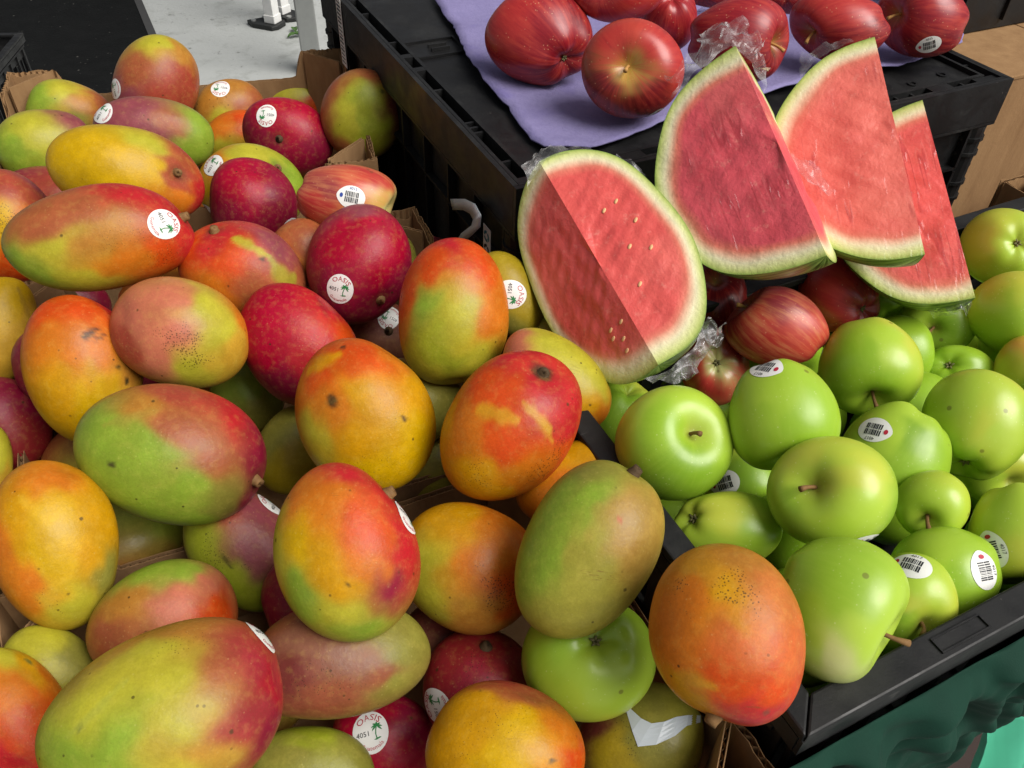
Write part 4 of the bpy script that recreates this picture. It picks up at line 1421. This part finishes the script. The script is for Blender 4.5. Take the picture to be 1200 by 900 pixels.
# ------------------------------------------------------------------ hidden lower layer that carries the heap
def filler():
    def free(p, axes, R):
        for f in FRUITS.values():
            dv = p - f['C']; L = np.linalg.norm(dv)
            if L > .16: continue
            q = dv / L
            ri = 1 / np.linalg.norm(f['Mi'] @ q); rf = 1 / np.linalg.norm((R.T @ q) / axes)
            if L < .97 * (ri + rf): return False
        for c, ax2, R2 in PL:
            dv = p - c; L = np.linalg.norm(dv)
            if L > .16: continue
            q = dv / L
            if L < .97 * (1 / np.linalg.norm((R.T @ q) / axes) + 1 / np.linalg.norm((R2.T @ q) / ax2)): return False
        return True
    PL = []
    P, Fc = CS_LO
    protoM = []
    tones = (('dg', 'b', 'yg'), ('dr', 'r2', 'p'), ('yo', 'o', 'r2'), ('g', 'dg', 'b'))
    for k in range(4):
        s = np.array([1.0, 0, 0]); Q = mango_shape(P, s, 900 + k)
        me = mesh_np('filler_mango', Q * np.array([.054, .041, .037]), Fc)
        samp = [(np.array(v), lin(PAL[c])) for v, c in zip(((1, 0, .2), (-.6, .6, .3), (-.2, -.8, -.4)), tones[k])]
        set_attr(me, 'Col', 'FLOAT_COLOR', np.concatenate([idw(P, samp, 50 + k), np.ones((len(P), 1))], 1)); set_attr(me, 'Speck', 'FLOAT', np.zeros(len(P)))
        me.materials.append(MAT['mango']); me.polygons.foreach_set('use_smooth', np.ones(len(me.polygons), bool)); protoM.append(me)
    s = np.array([0, 0, 1.0]); Q, strk = apple_shape(P, s, 990, 'G')
    meG = mesh_np('filler_apple', Q * .038, Fc)
    set_attr(meG, 'Col', 'FLOAT_COLOR', np.tile(np.append(lin(PAL['gg']), 1), (len(P), 1))); set_attr(meG, 'Streak', 'FLOAT_VECTOR', strk)
    meG.materials.append(MAT['green_apple']); meG.polygons.foreach_set('use_smooth', np.ones(len(meG.polygons), bool))
    rr = np.random.default_rng(5); cnt = 0
    boxes = ('the box standing before the rubber mat', 'the box beside the tall black crate', 'the box touching the apple tray', 'the end box of the middle row', 'the end box of the front row')
    tn = ('olive brown', 'dark red', 'golden orange', 'green')
    for ci, (o2, a, w, d) in enumerate(CARTONS):
        for layer, zc in ((0, Z_TABLE + .0435), (1, Z_TABLE + .085), (2, Z_TABLE + .115)):
            for x in np.arange(.065, w - .06, .03):
                for y in np.arange(.05, d - .045, .026):
                    an = a + rr.choice([0, math.pi]) + rr.normal() * .12
                    R = np.array([[math.cos(an), -math.sin(an), 0], [math.sin(an), math.cos(an), 0], [0, 0, 1]])
                    p2 = o2 + rot2((x, y), a); p = np.array([p2[0], p2[1], zc])
                    axes = np.array([.056, .043, .038])
                    if free(p, axes, R):
                        PL.append((p, axes, R)); o = bpy.data.objects.new('mango', protoM[cnt % 4]); C.objects.link(o)
                        o.location = p; o.rotation_euler = (0, 0, an); cnt += 1
                        tag(o, f'{tn[(cnt - 1) % 4]} mango buried in the lower layer of {boxes[ci]}', 'mango', 'buried mangoes of the lower layer')
    for layer, zc in ((0, Z_TABLE + .050), (1, Z_TABLE + .115)):
        for x in np.arange(.075, .54, .028):
            for y in np.arange(.075, .33, .028):
                p2 = G0P[:2] + rot2((x, y), GC_RZ); p = np.array([p2[0], p2[1], zc]); axes = np.array([.038] * 3)
                if free(p, axes, np.eye(3)):
                    PL.append((p, axes, np.eye(3))); o = bpy.data.objects.new('green_apple', meG); C.objects.link(o)
                    o.location = p; o.rotation_euler = (rr.uniform(-2, 2), rr.uniform(-2, 2), rr.uniform(0, 6))
                    tag(o, 'green apple buried in the shade at the bottom of the black tray', 'apple', 'buried green apples in the tray')
filler()

# ------------------------------------------------------------------ watermelon wedges
def wedge(e0, e1, beta, B, Phi, label, seed, seeds=(), tint='#cc4a48', rind=0.0, filmk=1.0):
    """quarter melon: e0,e1=(px,py,dist) ends of the cut edge; first cut face points left at beta behind the picture plane"""
    p0, p1 = atdist(*e0), atdist(*e1)
    ax = p0 - p1; A = np.linalg.norm(ax) / 2; ax /= 2 * A
    cen = (p0 + p1) / 2
    view = cen - CAMP; view /= np.linalg.norm(view)
    back = view - ax * (view @ ax); back /= np.linalg.norm(back)
    er = np.cross(back, ax)
    if er @ RT < 0: er = -er
    w1 = -math.cos(beta) * er + math.sin(beta) * back
    # perpendicular in the sense of rotation towards the second face (through the back)
    w1p = math.sin(beta) * er + math.cos(beta) * back
    r = empty('watermelon_wedge', cen)
    tag(r, label, 'watermelon', 'wrapped watermelon wedges')
    sn = SNoise(seed, 60, 10); sn2 = SNoise(seed + 3, 200, 10)
    stops = [(0, tint), (.78, tint), (.84, '#e07a66'), (.88, '#ecc0a0'), (.915, '#ece4bc'), (.95, '#dcdf9e'), (.98, '#c0cc74'), (1.0, '#86a048')]
    sx = np.array([s for s, _ in stops]); sc = np.array([lin(h) for _, h in stops])
    nr, nt_ = 46, 90
    rho = np.linspace(0, 1, nr) ** .8; tau = np.linspace(0, math.pi, nt_)
    R, Tt = np.meshgrid(rho, tau, indexing='ij'); full = np.sin(tau) ** .80; FT = np.repeat(full[None, :], nr, 0)
    bvhs = []
    wob = 1 + .012 * np.sin(3 * tau + seed) + .008 * np.sin(7 * tau + 2 * seed)
    def face(w, nrm):
        Q = (A * R * np.cos(Tt) * wob)[..., None] * ax + (B * R * FT * wob)[..., None] * w
        Q = Q.reshape(-1, 3)
        k = (1 - R.ravel() ** 4) * np.clip(np.sin(Tt.ravel()) * 3, 0, 1)
        Q = Q + np.outer(k * (.0010 * sn(Q) + .0004 * sn2(Q)), nrm)
        Fc = [(i * nt_ + j, i * nt_ + j + 1, (i + 1) * nt_ + j + 1, (i + 1) * nt_ + j) for i in range(nr - 1) for j in range(nt_ - 1)]
        me = mesh_np('cut_face', Q, Fc)
        rr = R.ravel()
        dk = np.clip((1 - rr) / .2, 0, 1)
        rr = rr + dk * (.018 * sn(Q) * (R.ravel() > .5) + .015 * np.sin(Tt.ravel() * 5 + seed) + .045 * np.abs(np.cos(Tt.ravel())) ** 5 * R.ravel() + rind * (R.ravel() > .3) * R.ravel())
        rr = np.clip(rr, 0, 1)
        col = np.stack([np.interp(rr, sx, sc[:, c]) for c in range(3)], 1)
        # pale core streaks
        kk = (smooth01(.2, .75, R.ravel()) * smooth01(.0, 1.2, SNoise(seed + 8, 35, 12)(Q)) * (R.ravel() < .8))[:, None] * .25
        col = col * (1 - kk) + lin('#e88a78') * kk
        set_attr(me, 'Col', 'FLOAT_COLOR', np.concatenate([col, np.ones((len(Q), 1))], 1))
        set_attr(me, 'Flesh', 'FLOAT', smooth01(.84, .70, rr))
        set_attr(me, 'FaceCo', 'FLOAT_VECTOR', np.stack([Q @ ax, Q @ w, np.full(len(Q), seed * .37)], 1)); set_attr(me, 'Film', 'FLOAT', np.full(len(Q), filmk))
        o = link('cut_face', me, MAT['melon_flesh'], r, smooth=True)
        bvhs.append((BVHTree.FromPolygons([tuple(p) for p in Q], Fc), nrm))
        return o
    w2 = math.cos(Phi) * w1 + math.sin(Phi) * w1p
    n1 = -w1p; n2 = -(math.sin(Phi) * w1 - math.cos(Phi) * w1p)
    n2 = np.cross(ax, w2); n2 = n2 if n2 @ w1 < 0 else -n2
    face(w1, n1); face(w2, n2)
    nf = 26; ph = np.linspace(0, Phi, nf)
    T2, P2 = np.meshgrid(tau, ph, indexing='ij')
    Wb = np.repeat(wob[:, None], nf, 1)
    Q = (A * np.cos(T2) * Wb)[..., None] * ax + (B * np.repeat(full[:, None], nf, 1) * Wb)[..., None] * (np.cos(P2)[..., None] * w1 + np.sin(P2)[..., None] * w1p)
    Q = Q.reshape(-1, 3)
    Fc = [(i * nf + j, (i + 1) * nf + j, (i + 1) * nf + j + 1, i * nf + j + 1) for i in range(nt_ - 1) for j in range(nf - 1)]
    me = mesh_np('rind', Q, Fc)
    set_attr(me, 'Streak', 'FLOAT_VECTOR', np.stack([np.cos(P2.ravel() * 2) * 1.5, np.sin(P2.ravel() * 2) * 1.5, T2.ravel()], 1))
    link('rind', me, MAT['melon_rind'], r, smooth=True)
    # seeds half sunk in the flesh
    sm = None
    for px, py in seeds:
        d = Vector(uray(px, py)); o = Vector(CAMP - cen); best = None
        for bv, nn in bvhs:
            h = bv.ray_cast(o, d)
            if h[0] is not None and (best is None or h[3] < best[1]): best = (h[0], h[3], nn)
        if best is None: continue
        if sm is None:
            P, Fq = cube_sphere(4); sm = mesh_np('seed', P * np.array([.0013, .0024, .0007]), Fq); sm.materials.append(MAT['seed'])
            sm.polygons.foreach_set('use_smooth', np.ones(len(sm.polygons), bool))
        so = bpy.data.objects.new('seed', sm); C.objects.link(so); so.parent = r
        so.location = best[0] + Vector(best[2]) * .0004
        zq = Vector(best[2]).to_track_quat('Z', 'Y'); so.rotation_mode = 'QUATERNION'
        so.rotation_quaternion = Vector(best[2]).rotation_difference(Vector(best[2])) @ zq
    return r, cen

def film(parent, cen, inner, outer, t_in, t_out, seed, amp=.0035, n=60, m=22, name='plastic_wrap'):
    """crumpled film between two pixel polylines at given distances"""
    def line(pts):
        pts = np.array(pts, float); L = np.r_[0, np.cumsum(np.linalg.norm(np.diff(pts, axis=0), axis=1))]
        s = np.linspace(0, L[-1], n)
        return np.stack([np.interp(s, L, pts[:, 0]), np.interp(s, L, pts[:, 1])], 1)
    I, O = line(inner), line(outer)
    a, b = SNoise(seed, 230, 16), SNoise(seed + 1, 520, 16)
    V = []
    for j in range(m):
        q = j / (m - 1)
        for i in range(n):
            x, y = I[i] * (1 - q) + O[i] * q
            t0 = np.interp(i / (n - 1), np.linspace(0, 1, len(t_in)), t_in); t1 = np.interp(i / (n - 1), np.linspace(0, 1, len(t_out)), t_out)
            V.append(atdist(x, y, t0 * (1 - q) + t1 * q) - cen)
    V = np.array(V); g = np.repeat(np.linspace(.25, 1, m), n)
    for k in range(3):
        V[:, k] += amp * g * (.7 * np.abs(SNoise(seed + 5 * k, 120, 16)(V)) + .5 * SNoise(seed + 5 * k + 2, 260, 16)(V))
    Fc = [(j * n + i, j * n + i + 1, (j + 1) * n + i + 1, (j + 1) * n + i) for j in range(m - 1) for i in range(n - 1)]
    return link(name, mesh_np(name, V, Fc), MAT['film'], parent)

Q90 = math.radians(90)
W1, c1 = wedge((633, 191, .690), (773, 430, .605), math.radians(32), .0705, math.radians(143),
    'watermelon quarter with its cut ridge facing out, beside the mangoes', 1,
    seeds=((708, 247), (738, 289), (763, 290), (750, 333), (716, 387), (719, 397), (731, 397), (735, 411), (728, 377), (745, 258), (722, 236)), tint='#de5a54', filmk=.25)
W2, c2 = wedge((862, 54, .700), (969, 300, .615), math.radians(5), .096, Q90,
    'watermelon wedge in heavily wrinkled film with a tuft of film on top', 2, tint='#da5660')
W3, c3 = wedge((1025, 43, .770), (1084, 298, .690), math.radians(-8), .094, math.radians(80),
    'watermelon wedge in the middle of the leaning row, overlapping the narrower one', 3, tint='#e67264')
W4, c4 = wedge((1081, 117, .850), (1143, 349, .770), math.radians(-6), .095, math.radians(70),
    'watermelon wedge half hidden at the end of the row by the green apples', 4, tint='#e26660')
film(W1, c1, [(616, 222), (640, 186), (680, 178), (720, 187), (758, 215)], [(612, 196), (634, 177), (668, 173), (708, 178), (752, 206)], [.675, .69, .69, .685], [.68, .705, .705, .695], 11, .003)
film(W1, c1, [(752, 446), (786, 432), (812, 408), (828, 372)], [(764, 450), (802, 449), (826, 424), (852, 386)], [.61, .62, .63, .635], [.615, .63, .64, .647], 12, .004)
film(W2, c2, [(786, 118), (818, 84), (858, 54), (880, 74), (898, 112)], [(786, 92), (806, 64), (842, 26), (866, 30), (896, 84)], [.665, .685, .70, .70, .69], [.69, .71, .725, .72, .71], 13, .005)
#film(W2, c2, [(816, 318), (860, 336), (910, 338), (966, 306)], [(818, 325), (862, 342), (912, 343), (968, 312)], [.625, .622, .618, .616], [.63, .632, .628, .622], 16, .002)
film(W2, c2, [(926, 180), (934, 196), (945, 214)], [(950, 196), (964, 212), (978, 232)], [.668, .662, .655], [.69, .685, .682], 14, .003)
film(W3, c3, [(938, 92), (962, 66), (1000, 50)], [(932, 66), (950, 62), (992, 46)], [.745, .755, .765], [.76, .77, .775], 15, .003)
film(W4, c4, [(1062, 352), (1100, 357), (1140, 348)], [(1078, 366), (1102, 380), (1128, 370)], [.79, .775, .772], [.80, .79, .78], 17, .004)

# ------------------------------------------------------------------ purple paper sheet
def purple_sheet():
    out = [(508, -6), (522, 18), (534, 32), (546, 78), (568, 104), (598, 136), (622, 166), (640, 175), (690, 178), (735, 163), (790, 143), (850, 128), (930, 106), (985, 86),
           (1050, 84), (1100, 68), (1123, 60), (1127, 50), (1118, 40), (1095, 20), (1060, -40), (930, -75), (700, -60), (560, -30)]
    zz = Z_LID + .004
    pts = np.array([onz(x, y, zz)[:2] for x, y in out])
    L = np.r_[0, np.cumsum(np.linalg.norm(np.diff(np.r_[pts, pts[:1]], axis=0), axis=1))]
    n = 220; s = np.linspace(0, L[-1], n, endpoint=False); cl = np.r_[pts, pts[:1]]
    ring = np.stack([np.interp(s, L, cl[:, 0]), np.interp(s, L, cl[:, 1])], 1)
    rr = np.random.default_rng(4); jit = rr.normal(0, .0005, (n, 2)); jit += np.convolve(rr.normal(0, .0035, n), np.ones(9) / 9, 'same')[:, None]
    ring = ring + jit
    c = onz(815, 15, zz)[:2]
    V = []; nr = 22; nz = SNoise(9, 26, 12); nz2 = SNoise(19, 75, 12)
    for k in range(nr):
        q = (k / (nr - 1)) ** .75 if k else 0.0
        for i in range(n):
            p = c + (ring[i] - c) * max(q, .004)
            P3 = np.array([[p[0], p[1], 0.0]])
            z = zz + max(0, .0030 + .0016 * nz(P3)[0] + .0008 * nz2(P3)[0]) * smooth01(.45, 1, np.array([q]))[0] + .005 * smooth01(.88, 1.0, np.array([q]))[0] * max(0, .5 + .5 * SNoise(33, 14, 8)(P3)[0])
            V.append((p[0] - c[0], p[1] - c[1], z - zz))
    Fc = [(k * n + i, k * n + (i + 1) % n, (k + 1) * n + (i + 1) % n, (k + 1) * n + i) for k in range(nr - 1) for i in range(n)]
    o = link('paper_sheet', mesh_np('paper_sheet', V, Fc), MAT['purple'], loc=(c[0], c[1], zz), smooth=True)
    m = o.modifiers.new('s', 'SOLIDIFY'); m.thickness = .0016
    tag(o, 'ragged purple paper liner under the red apples', 'paper')
purple_sheet()

# ------------------------------------------------------------------ stickers
def text2d(txt, size):
    cu = bpy.data.curves.new('t', 'FONT'); cu.body = txt; cu.size = size; cu.align_x = 'CENTER'; cu.align_y = 'CENTER'; cu.resolution_u = 2
    ob = bpy.data.objects.new('t', cu); C.objects.link(ob)
    dg = bpy.context.evaluated_depsgraph_get()
    me = bpy.data.meshes.new_from_object(ob.evaluated_get(dg))
    v = np.array([tuple(p.co)[:2] for p in me.vertices]); f = [tuple(p.vertices) for p in me.polygons]
    bpy.data.objects.remove(ob); bpy.data.curves.remove(cu); bpy.data.meshes.remove(me)
    return v, f
TXT = {}
def txt(t, size):
    if (t, size) not in TXT: TXT[(t, size)] = text2d(t, size)
    return TXT[(t, size)]
def arc(v, rad, top=True):
    a = v[:, 0] / rad
    if top: return np.stack([np.sin(a) * (rad + v[:, 1]), np.cos(a) * (rad + v[:, 1])], 1)
    return np.stack([np.sin(a) * (rad - v[:, 1]), -np.cos(a) * (rad - v[:, 1])], 1)
def palm():
    V = []; Fc = []
    def quad(ps):
        b = len(V); V.extend(ps); Fc.append(tuple(range(b, b + len(ps))))
    pts = [(.0012, -.0045), (.0008, -.002), (.0012, .0005), (.002, .003)]
    for (x0, y0), (x1, y1) in zip(pts[:-1], pts[1:]): quad([(x0 - .0004, y0), (x0 + .0004, y0), (x1 + .0003, y1), (x1 - .0003, y1)])
    for k, a in enumerate((.1, .75, 1.5, 2.3, 3.0, 3.6, -.5)):
        L = .0038; dx, dy = math.cos(a), math.sin(a); c = (.002, .003)
        q = lambda s, w: (c[0] + dx * s - dy * w, c[1] + dy * s + dx * w - s * s * 90)
        quad([q(0, 0), q(L * .4, -.0007), q(L * .8, -.0005), q(L, 0), q(L * .7, .0004), q(L * .35, .0006)])
    quad([(-.001, -.0052), (.001, -.0056), (.0042, -.0046), (.0032, -.0040), (.0008, -.0046)])
    return np.array(V), Fc
PALM = palm()

def surf_map(fid, px, py, rot):
    f = FRUITS[fid]; bv = f['bvh']; o = Vector(CAMP - f['C'])
    u = f['unit'](px, py)
    h = bv.ray_cast(o, Vector(uray(px, py)))
    if h[0] is None:
        q = f['M'] @ u; h = bv.ray_cast(Vector(q * 1.5), Vector(-q).normalized())
    p, n = h[0], h[1].normalized()
    if n.dot(Vector(f['d'])) > .2: n = -n
    # image-up direction in the tangent plane, turned by rot
    y = Vector(UP); y = (y - n * y.dot(n)).normalized(); x = y.cross(n)
    c, s = math.cos(rot), math.sin(rot)
    ex = x * c + y * s; ey = -x * s + y * c
    def mp(v2, off):
        out = []
        for a, b in v2:
            q = p + ex * float(a) + ey * float(b)
            hh = bv.ray_cast(q + n * .02, -n, .05)
            z = hh[0] + hh[1] * off if hh[0] is not None else q - n * .004
            out.append(z)
        return out
    return mp

def disc(rx, ry, shape='o'):
    V = [(0, 0)]; Fc = []; nr, n = 6, 30
    for k in range(1, nr + 1):
        for i in range(n):
            a = 2 * math.pi * i / n; q = k / nr
            g = 1.0
            if shape == 'tab': g = 1 + .10 * math.exp(-((math.cos(a) + 1) / .10))
            V.append((rx * q * math.cos(a) * g, ry * q * math.sin(a)))
    for i in range(n): Fc.append((0, 1 + i, 1 + (i + 1) % n))
    for k in range(nr - 1):
        for i in range(n):
            j = (i + 1) % n; b = 1 + k * n; Fc.append((b + i, b + n + i, b + n + j, b + j))
    return np.array(V), Fc

def sticker(fid, px, py, rot, kind, sc=1.0):
    f = FRUITS[fid]; mp = surf_map(fid, px, py, math.radians(rot)); par = f['o']
    def add(name, v, fc, mat, off, parent):
        return link(name, mesh_np(name, mp(np.asarray(v) * sc, off), fc), MAT[mat], parent)
    if kind == 'oasis':
        v, fc = disc(.0118, .0134)
        so = add('sticker', v, fc, 'sticker_white', .00035, par); so.data.polygons.foreach_set('use_smooth', np.ones(len(fc), bool))
        t, q = txt('OASIS', .0056); add('lettering', arc(t * np.array([1.15, 1]), .0092), q, 'print_red', .0006, so)
        t, q = txt('Guatemala', .0036); add('lettering', arc(t, .0100, False), q, 'print_red', .0006, so)
        t, q = txt('4051', .0046); add('lettering', t + np.array([-.0048, -.0008]), q, 'print_black', .0006, so)
        v, fc = PALM; add('palm_print', v + np.array([.0025, 0]), fc, 'print_green', .0006, so)
    else:
        v, fc = disc(.0118, .0098, 'tab')
        so = add('sticker', v, fc, 'sticker_white', .00035, par); so.data.polygons.foreach_set('use_smooth', np.ones(len(fc), bool))
        V = []; Fc = []; rr = random.Random(5); x = -.0056
        while x < .0062:
            w = rr.choice([.0003, .0005, .0009]); b = len(V); top = .0046; bot = -.0046
            for ya, yb in ((bot, -.0003), (.0003, top)):
                b = len(V); V += [(x, ya), (x + w, ya), (x + w, yb), (x, yb)]; Fc.append((b, b + 1, b + 2, b + 3))
            x += w + rr.choice([.0004, .0006])
        add('barcode', V, Fc, 'print_black', .0006, so)
        t, q = txt('4017' if fid[0] == 'G' else '4015', .0034); add('lettering', t + np.array([.0005, .0072]), q, 'print_blue' if kind == 'plu_b' else 'print_black', .0006, so)
        V = [(-.0088 + .0014 * math.cos(a * math.pi / 5), .0002 + .0020 * math.sin(a * math.pi / 5)) for a in range(10)]
        add('logo_print', V, [tuple(range(10))], 'print_blue' if kind == 'plu_b' else 'print_red', .0006, so)
for s in (('A14', 193, 262, -70, 'oasis', 1.05), ('A18', 398, 339, -18, 'oasis', 1.0), ('A7', 312, 135, 175, 'oasis', 1.0), ('A11', 249, 193, 60, 'oasis', 1.0),
          ('A12', 341, 268, 80, 'oasis', 1.0), ('A3', 258, 103, 175, 'oasis', 1.0), ('A1', 134, 104, 90, 'oasis', 1.0), ('A4', 119, 131, 60, 'oasis', 1.0),
          ('A11', 232, 262, 180, 'oasis', 1.0), ('A21', 598, 345, -95, 'oasis', 1.0), ('A25', 68, 344, 170, 'oasis', 1.0), ('A36', 477, 604, -60, 'oasis', .95),
          ('A43', 330, 575, 10, 'oasis', 1.0), ('A47', 308, 743, -50, 'oasis', .9), ('A50', 434, 858, 15, 'oasis', 1.0), ('A50b', 418, 836, 25, 'oasis', .9), ('A51', 510, 828, 100, 'oasis', 1.0),
          ('A30b', 456, 372, 150, 'oasis', .9), 
          ('G4', 1024, 503, 170, 'plu', 1.0), ('G2', 897, 430, 170, 'plu', 1.0), ('G8', 849, 566, 20, 'plu', 1.0), ('G10', 1068, 661, -15, 'plu', 1.0), ('G11', 1155, 669, -85, 'plu', 1.0),
          ('G12', 1162, 645, -70, 'plu', 1.0), ('G6', 1015, 636, -10, 'plu', 1.0), ('A13', 412, 231, -10, 'plu_b', 1.05), ('T7', 1089, 53, 15, 'plu', 1.0), ('T2', 770, 138, 10, 'plu', .9)):
    sticker(*s)
# tape scrap on the olive mango
def tape_scrap():
    mp = surf_map('A53', 775, 852, 0.0)
    V = []; L = [(-.022, .012), (-.016, -.008), (.0, -.001), (.012, .002), (.024, .008), (.030, .006)]
    V2 = [(-.014, .013), (-.006, .002), (.004, .007), (.014, .010), (.024, .0125), (.031, .011)]
    L = [(-.021, .011), (-.018, -.002), (-.015, -.011), (-.004, -.010), (.008, -.005), (.016, .001), (.026, .004)]
    U = [(-.019, .012), (-.012, .005), (-.006, .002), (.002, .003), (.010, .006), (.018, .0075), (.027, .0085)]
    n = len(L); V = [p for q in zip(L, U) for p in q]
    rows = []
    for k in range(5):
        q = k / 4; rows += [(l[0] * (1 - q) + u[0] * q, l[1] * (1 - q) + u[1] * q) for l, u in zip(L, U)]
    Fc = [(k * n + i, k * n + i + 1, (k + 1) * n + i + 1, (k + 1) * n + i) for k in range(4) for i in range(n - 1)]
    link('tape', mesh_np('tape', mp(rows, .0008), Fc), MAT['tape'], FRUITS['A53']['o'])
tape_scrap()

# ------------------------------------------------------------------ bits on the tall crate
def side_point(px, py, off):
    nrm = np.array([-math.cos(TC_RZ), -math.sin(TC_RZ), 0.0]); p0 = TCP + nrm * off
    d = ray(px, py); k = ((p0 - CAMP) @ nrm) / (d @ nrm)
    return CAMP + d * k
def strap():
    out = [(528, 233, .004), (545, 233, .009), (557, 239, .014), (564, 252, .017), (563, 266, .015), (553, 276, .010), (546, 282, .006)]
    inn = [(531, 246, .004), (543, 246, .008), (551, 250, .011), (555, 257, .012), (553, 264, .012), (541, 273, .009), (533, 286, .006)]
    n = 25
    def res(l):
        P = np.array([side_point(*c) for c in l]); s = np.linspace(0, len(l) - 1, n)
        return np.stack([np.interp(s, range(len(l)), P[:, k]) for k in range(3)], 1)
    Po, Pi = res(out), res(inn); P = Po
    V = np.stack([Po, Pi], 1).reshape(-1, 3) - P[0]
    o = link('strap_strip', mesh_np('strap_strip', V, [(2 * i, 2 * i + 2, 2 * i + 3, 2 * i + 1) for i in range(n - 1)]), MAT['tape'], loc=P[0], smooth=True)
    m = o.modifiers.new('s', 'SOLIDIFY'); m.thickness = .0006
    tag(o, 'curled pale blue plastic strip hanging on the tall black crate', 'strap')
strap()
def crate_label(px, py, w, h, off, prints):
    p = side_point(px, py, off); R = Matrix.Rotation(TC_RZ, 3, 'Z')
    rel = R.inverted() @ Vector(p - np.array(top_crate.location))
    s = MB().box(rel.x - .0006, rel.x, rel.y - w / 2, rel.y + w / 2, rel.z - h / 2, rel.z + h / 2).build('sticker', MAT['sticker_white'], top_crate)
    for k, (cz, rad) in enumerate(prints):
        m = MB()
        n = 18
        for i in range(n):
            if i % 6 == 5: continue
            a0, a1 = 2 * math.pi * i / n, 2 * math.pi * (i + 1) / n
            q = [(rel.y + r_ * math.cos(a), rel.z + cz + r_ * math.sin(a)) for r_, a in ((rad * .5, a0), (rad, a0), (rad, a1), (rad * .5, a1))]
            b = len(m.v); m.v += [(rel.x - .001, y, z) for y, z in q]; m.f.append((b, b + 1, b + 2, b + 3))
        m.build('emblem_print', MAT['print_teal' if k == 0 else 'print_black'], s)
    return rel, s
crate_label(571, 284, .016, .034, .0012, ((.007, .006), (-.008, .006)))
rel, s = crate_label(400, 36, .02, .09, .0012, ())
m = MB(); rr = random.Random(2)
for k in range(16):
    z = rel.z - .04 + k * .005
    m.box(rel.x - .0011, rel.x - .0007, rel.y - .007, rel.y + .006, z, z + rr.choice([.001, .002]))
m.build('barcode', MAT['print_black'], s)

# ------------------------------------------------------------------ things around the display
# closed shipping box beside the tall crate
def shipping_box(loc, rz, w, d, h, label):
    r = empty('shipping_box', loc, rz); K = MAT['card']; t = .005
    MB().box(0, w, 0, t, 0, h - t - .0005).build('side', K, r); MB().box(0, w, d - t, d, 0, h - t - .0005).build('side', K, r)
    MB().box(0, t, t + .0005, d - t - .0005, 0, h - t - .0005).build('side', K, r); MB().box(w - t, w, t + .0005, d - t - .0005, 0, h - t - .0005).build('side', K, r)
    MB().box(0, w / 2 - .001, -.001, d + .001, h - t, h).build('flap', K, r, bevel=.001); MB().box(w / 2 + .001, w, -.001, d + .001, h - t, h).build('flap', K, r, bevel=.001)
    MB().box(t + .001, w - t - .001, t + .001, d - t - .001, .0005, .005).build('floor', K, r)
    tag(r, label, 'cardboard box'); return r
sb = crate_local(top_crate, (.607, .03, 0))
sbh = CAM_H - .372 - Z_TABLE
shipping_box(sb, TC_RZ, .36, .46, sbh, 'closed brown shipping box standing against the tall black crate')
bc = crate_local(top_crate, (.63, .13, sbh + .002))
open_crate('plastic_crate', bc, TC_RZ, .32, .32, .12, flange=.02, label='small empty black crate with slotted sides on the closed shipping box', rib_n=4)
# open apple carton to the right of the tray
oc = crate_local(green_crate, (.612, .03, 0))
apple_carton = carton(oc, GC_RZ, .38, .36, 'open cardboard box with red apples next to the black apple tray', h_low=.125, h_tab=.165, seed=131, tear=.3)
apple_carton.name = 'apple_carton'
for k, (x, y, z) in enumerate(((.05, .30, .045), (.14, .30, .045), (.05, .21, .045), (.14, .21, .045), (.095, .255, .112), (.06, .315, .118))):
    P, Fc = CS_LO; Qa, st3 = apple_shape(P, np.array([.2, .1, .97]), 700 + k, 'R')
    me = mesh_np('body', Qa * .041, Fc); set_attr(me, 'Col', 'FLOAT_COLOR', np.tile(np.append(lin(PAL['rr']), 1), (len(P), 1))); set_attr(me, 'Streak', 'FLOAT_VECTOR', st3)
    p = Vector(oc) + Matrix.Rotation(GC_RZ, 3, 'Z') @ Vector((x, y, z))
    o = link('red_apple', me, MAT['red_apple'], loc=p, smooth=True)
    tag(o, 'red apple inside the open cardboard box next to the tray', 'apple', 'red apples in the open box')
# crates stacked on the mat by the mango boxes
cc = onz(27, 38, .56)
rz = math.radians(8)
off = rot2((-.60, -.40), rz)
for k in range(2):
    open_crate('plastic_crate', (cc[0] + off[0], cc[1] + off[1], .0148 + k * .2735), rz, .60, .40, .272, label=('lower' if k == 0 else 'upper') + ' of two stacked black crates on the rubber mat', group='crates stacked on the mat')
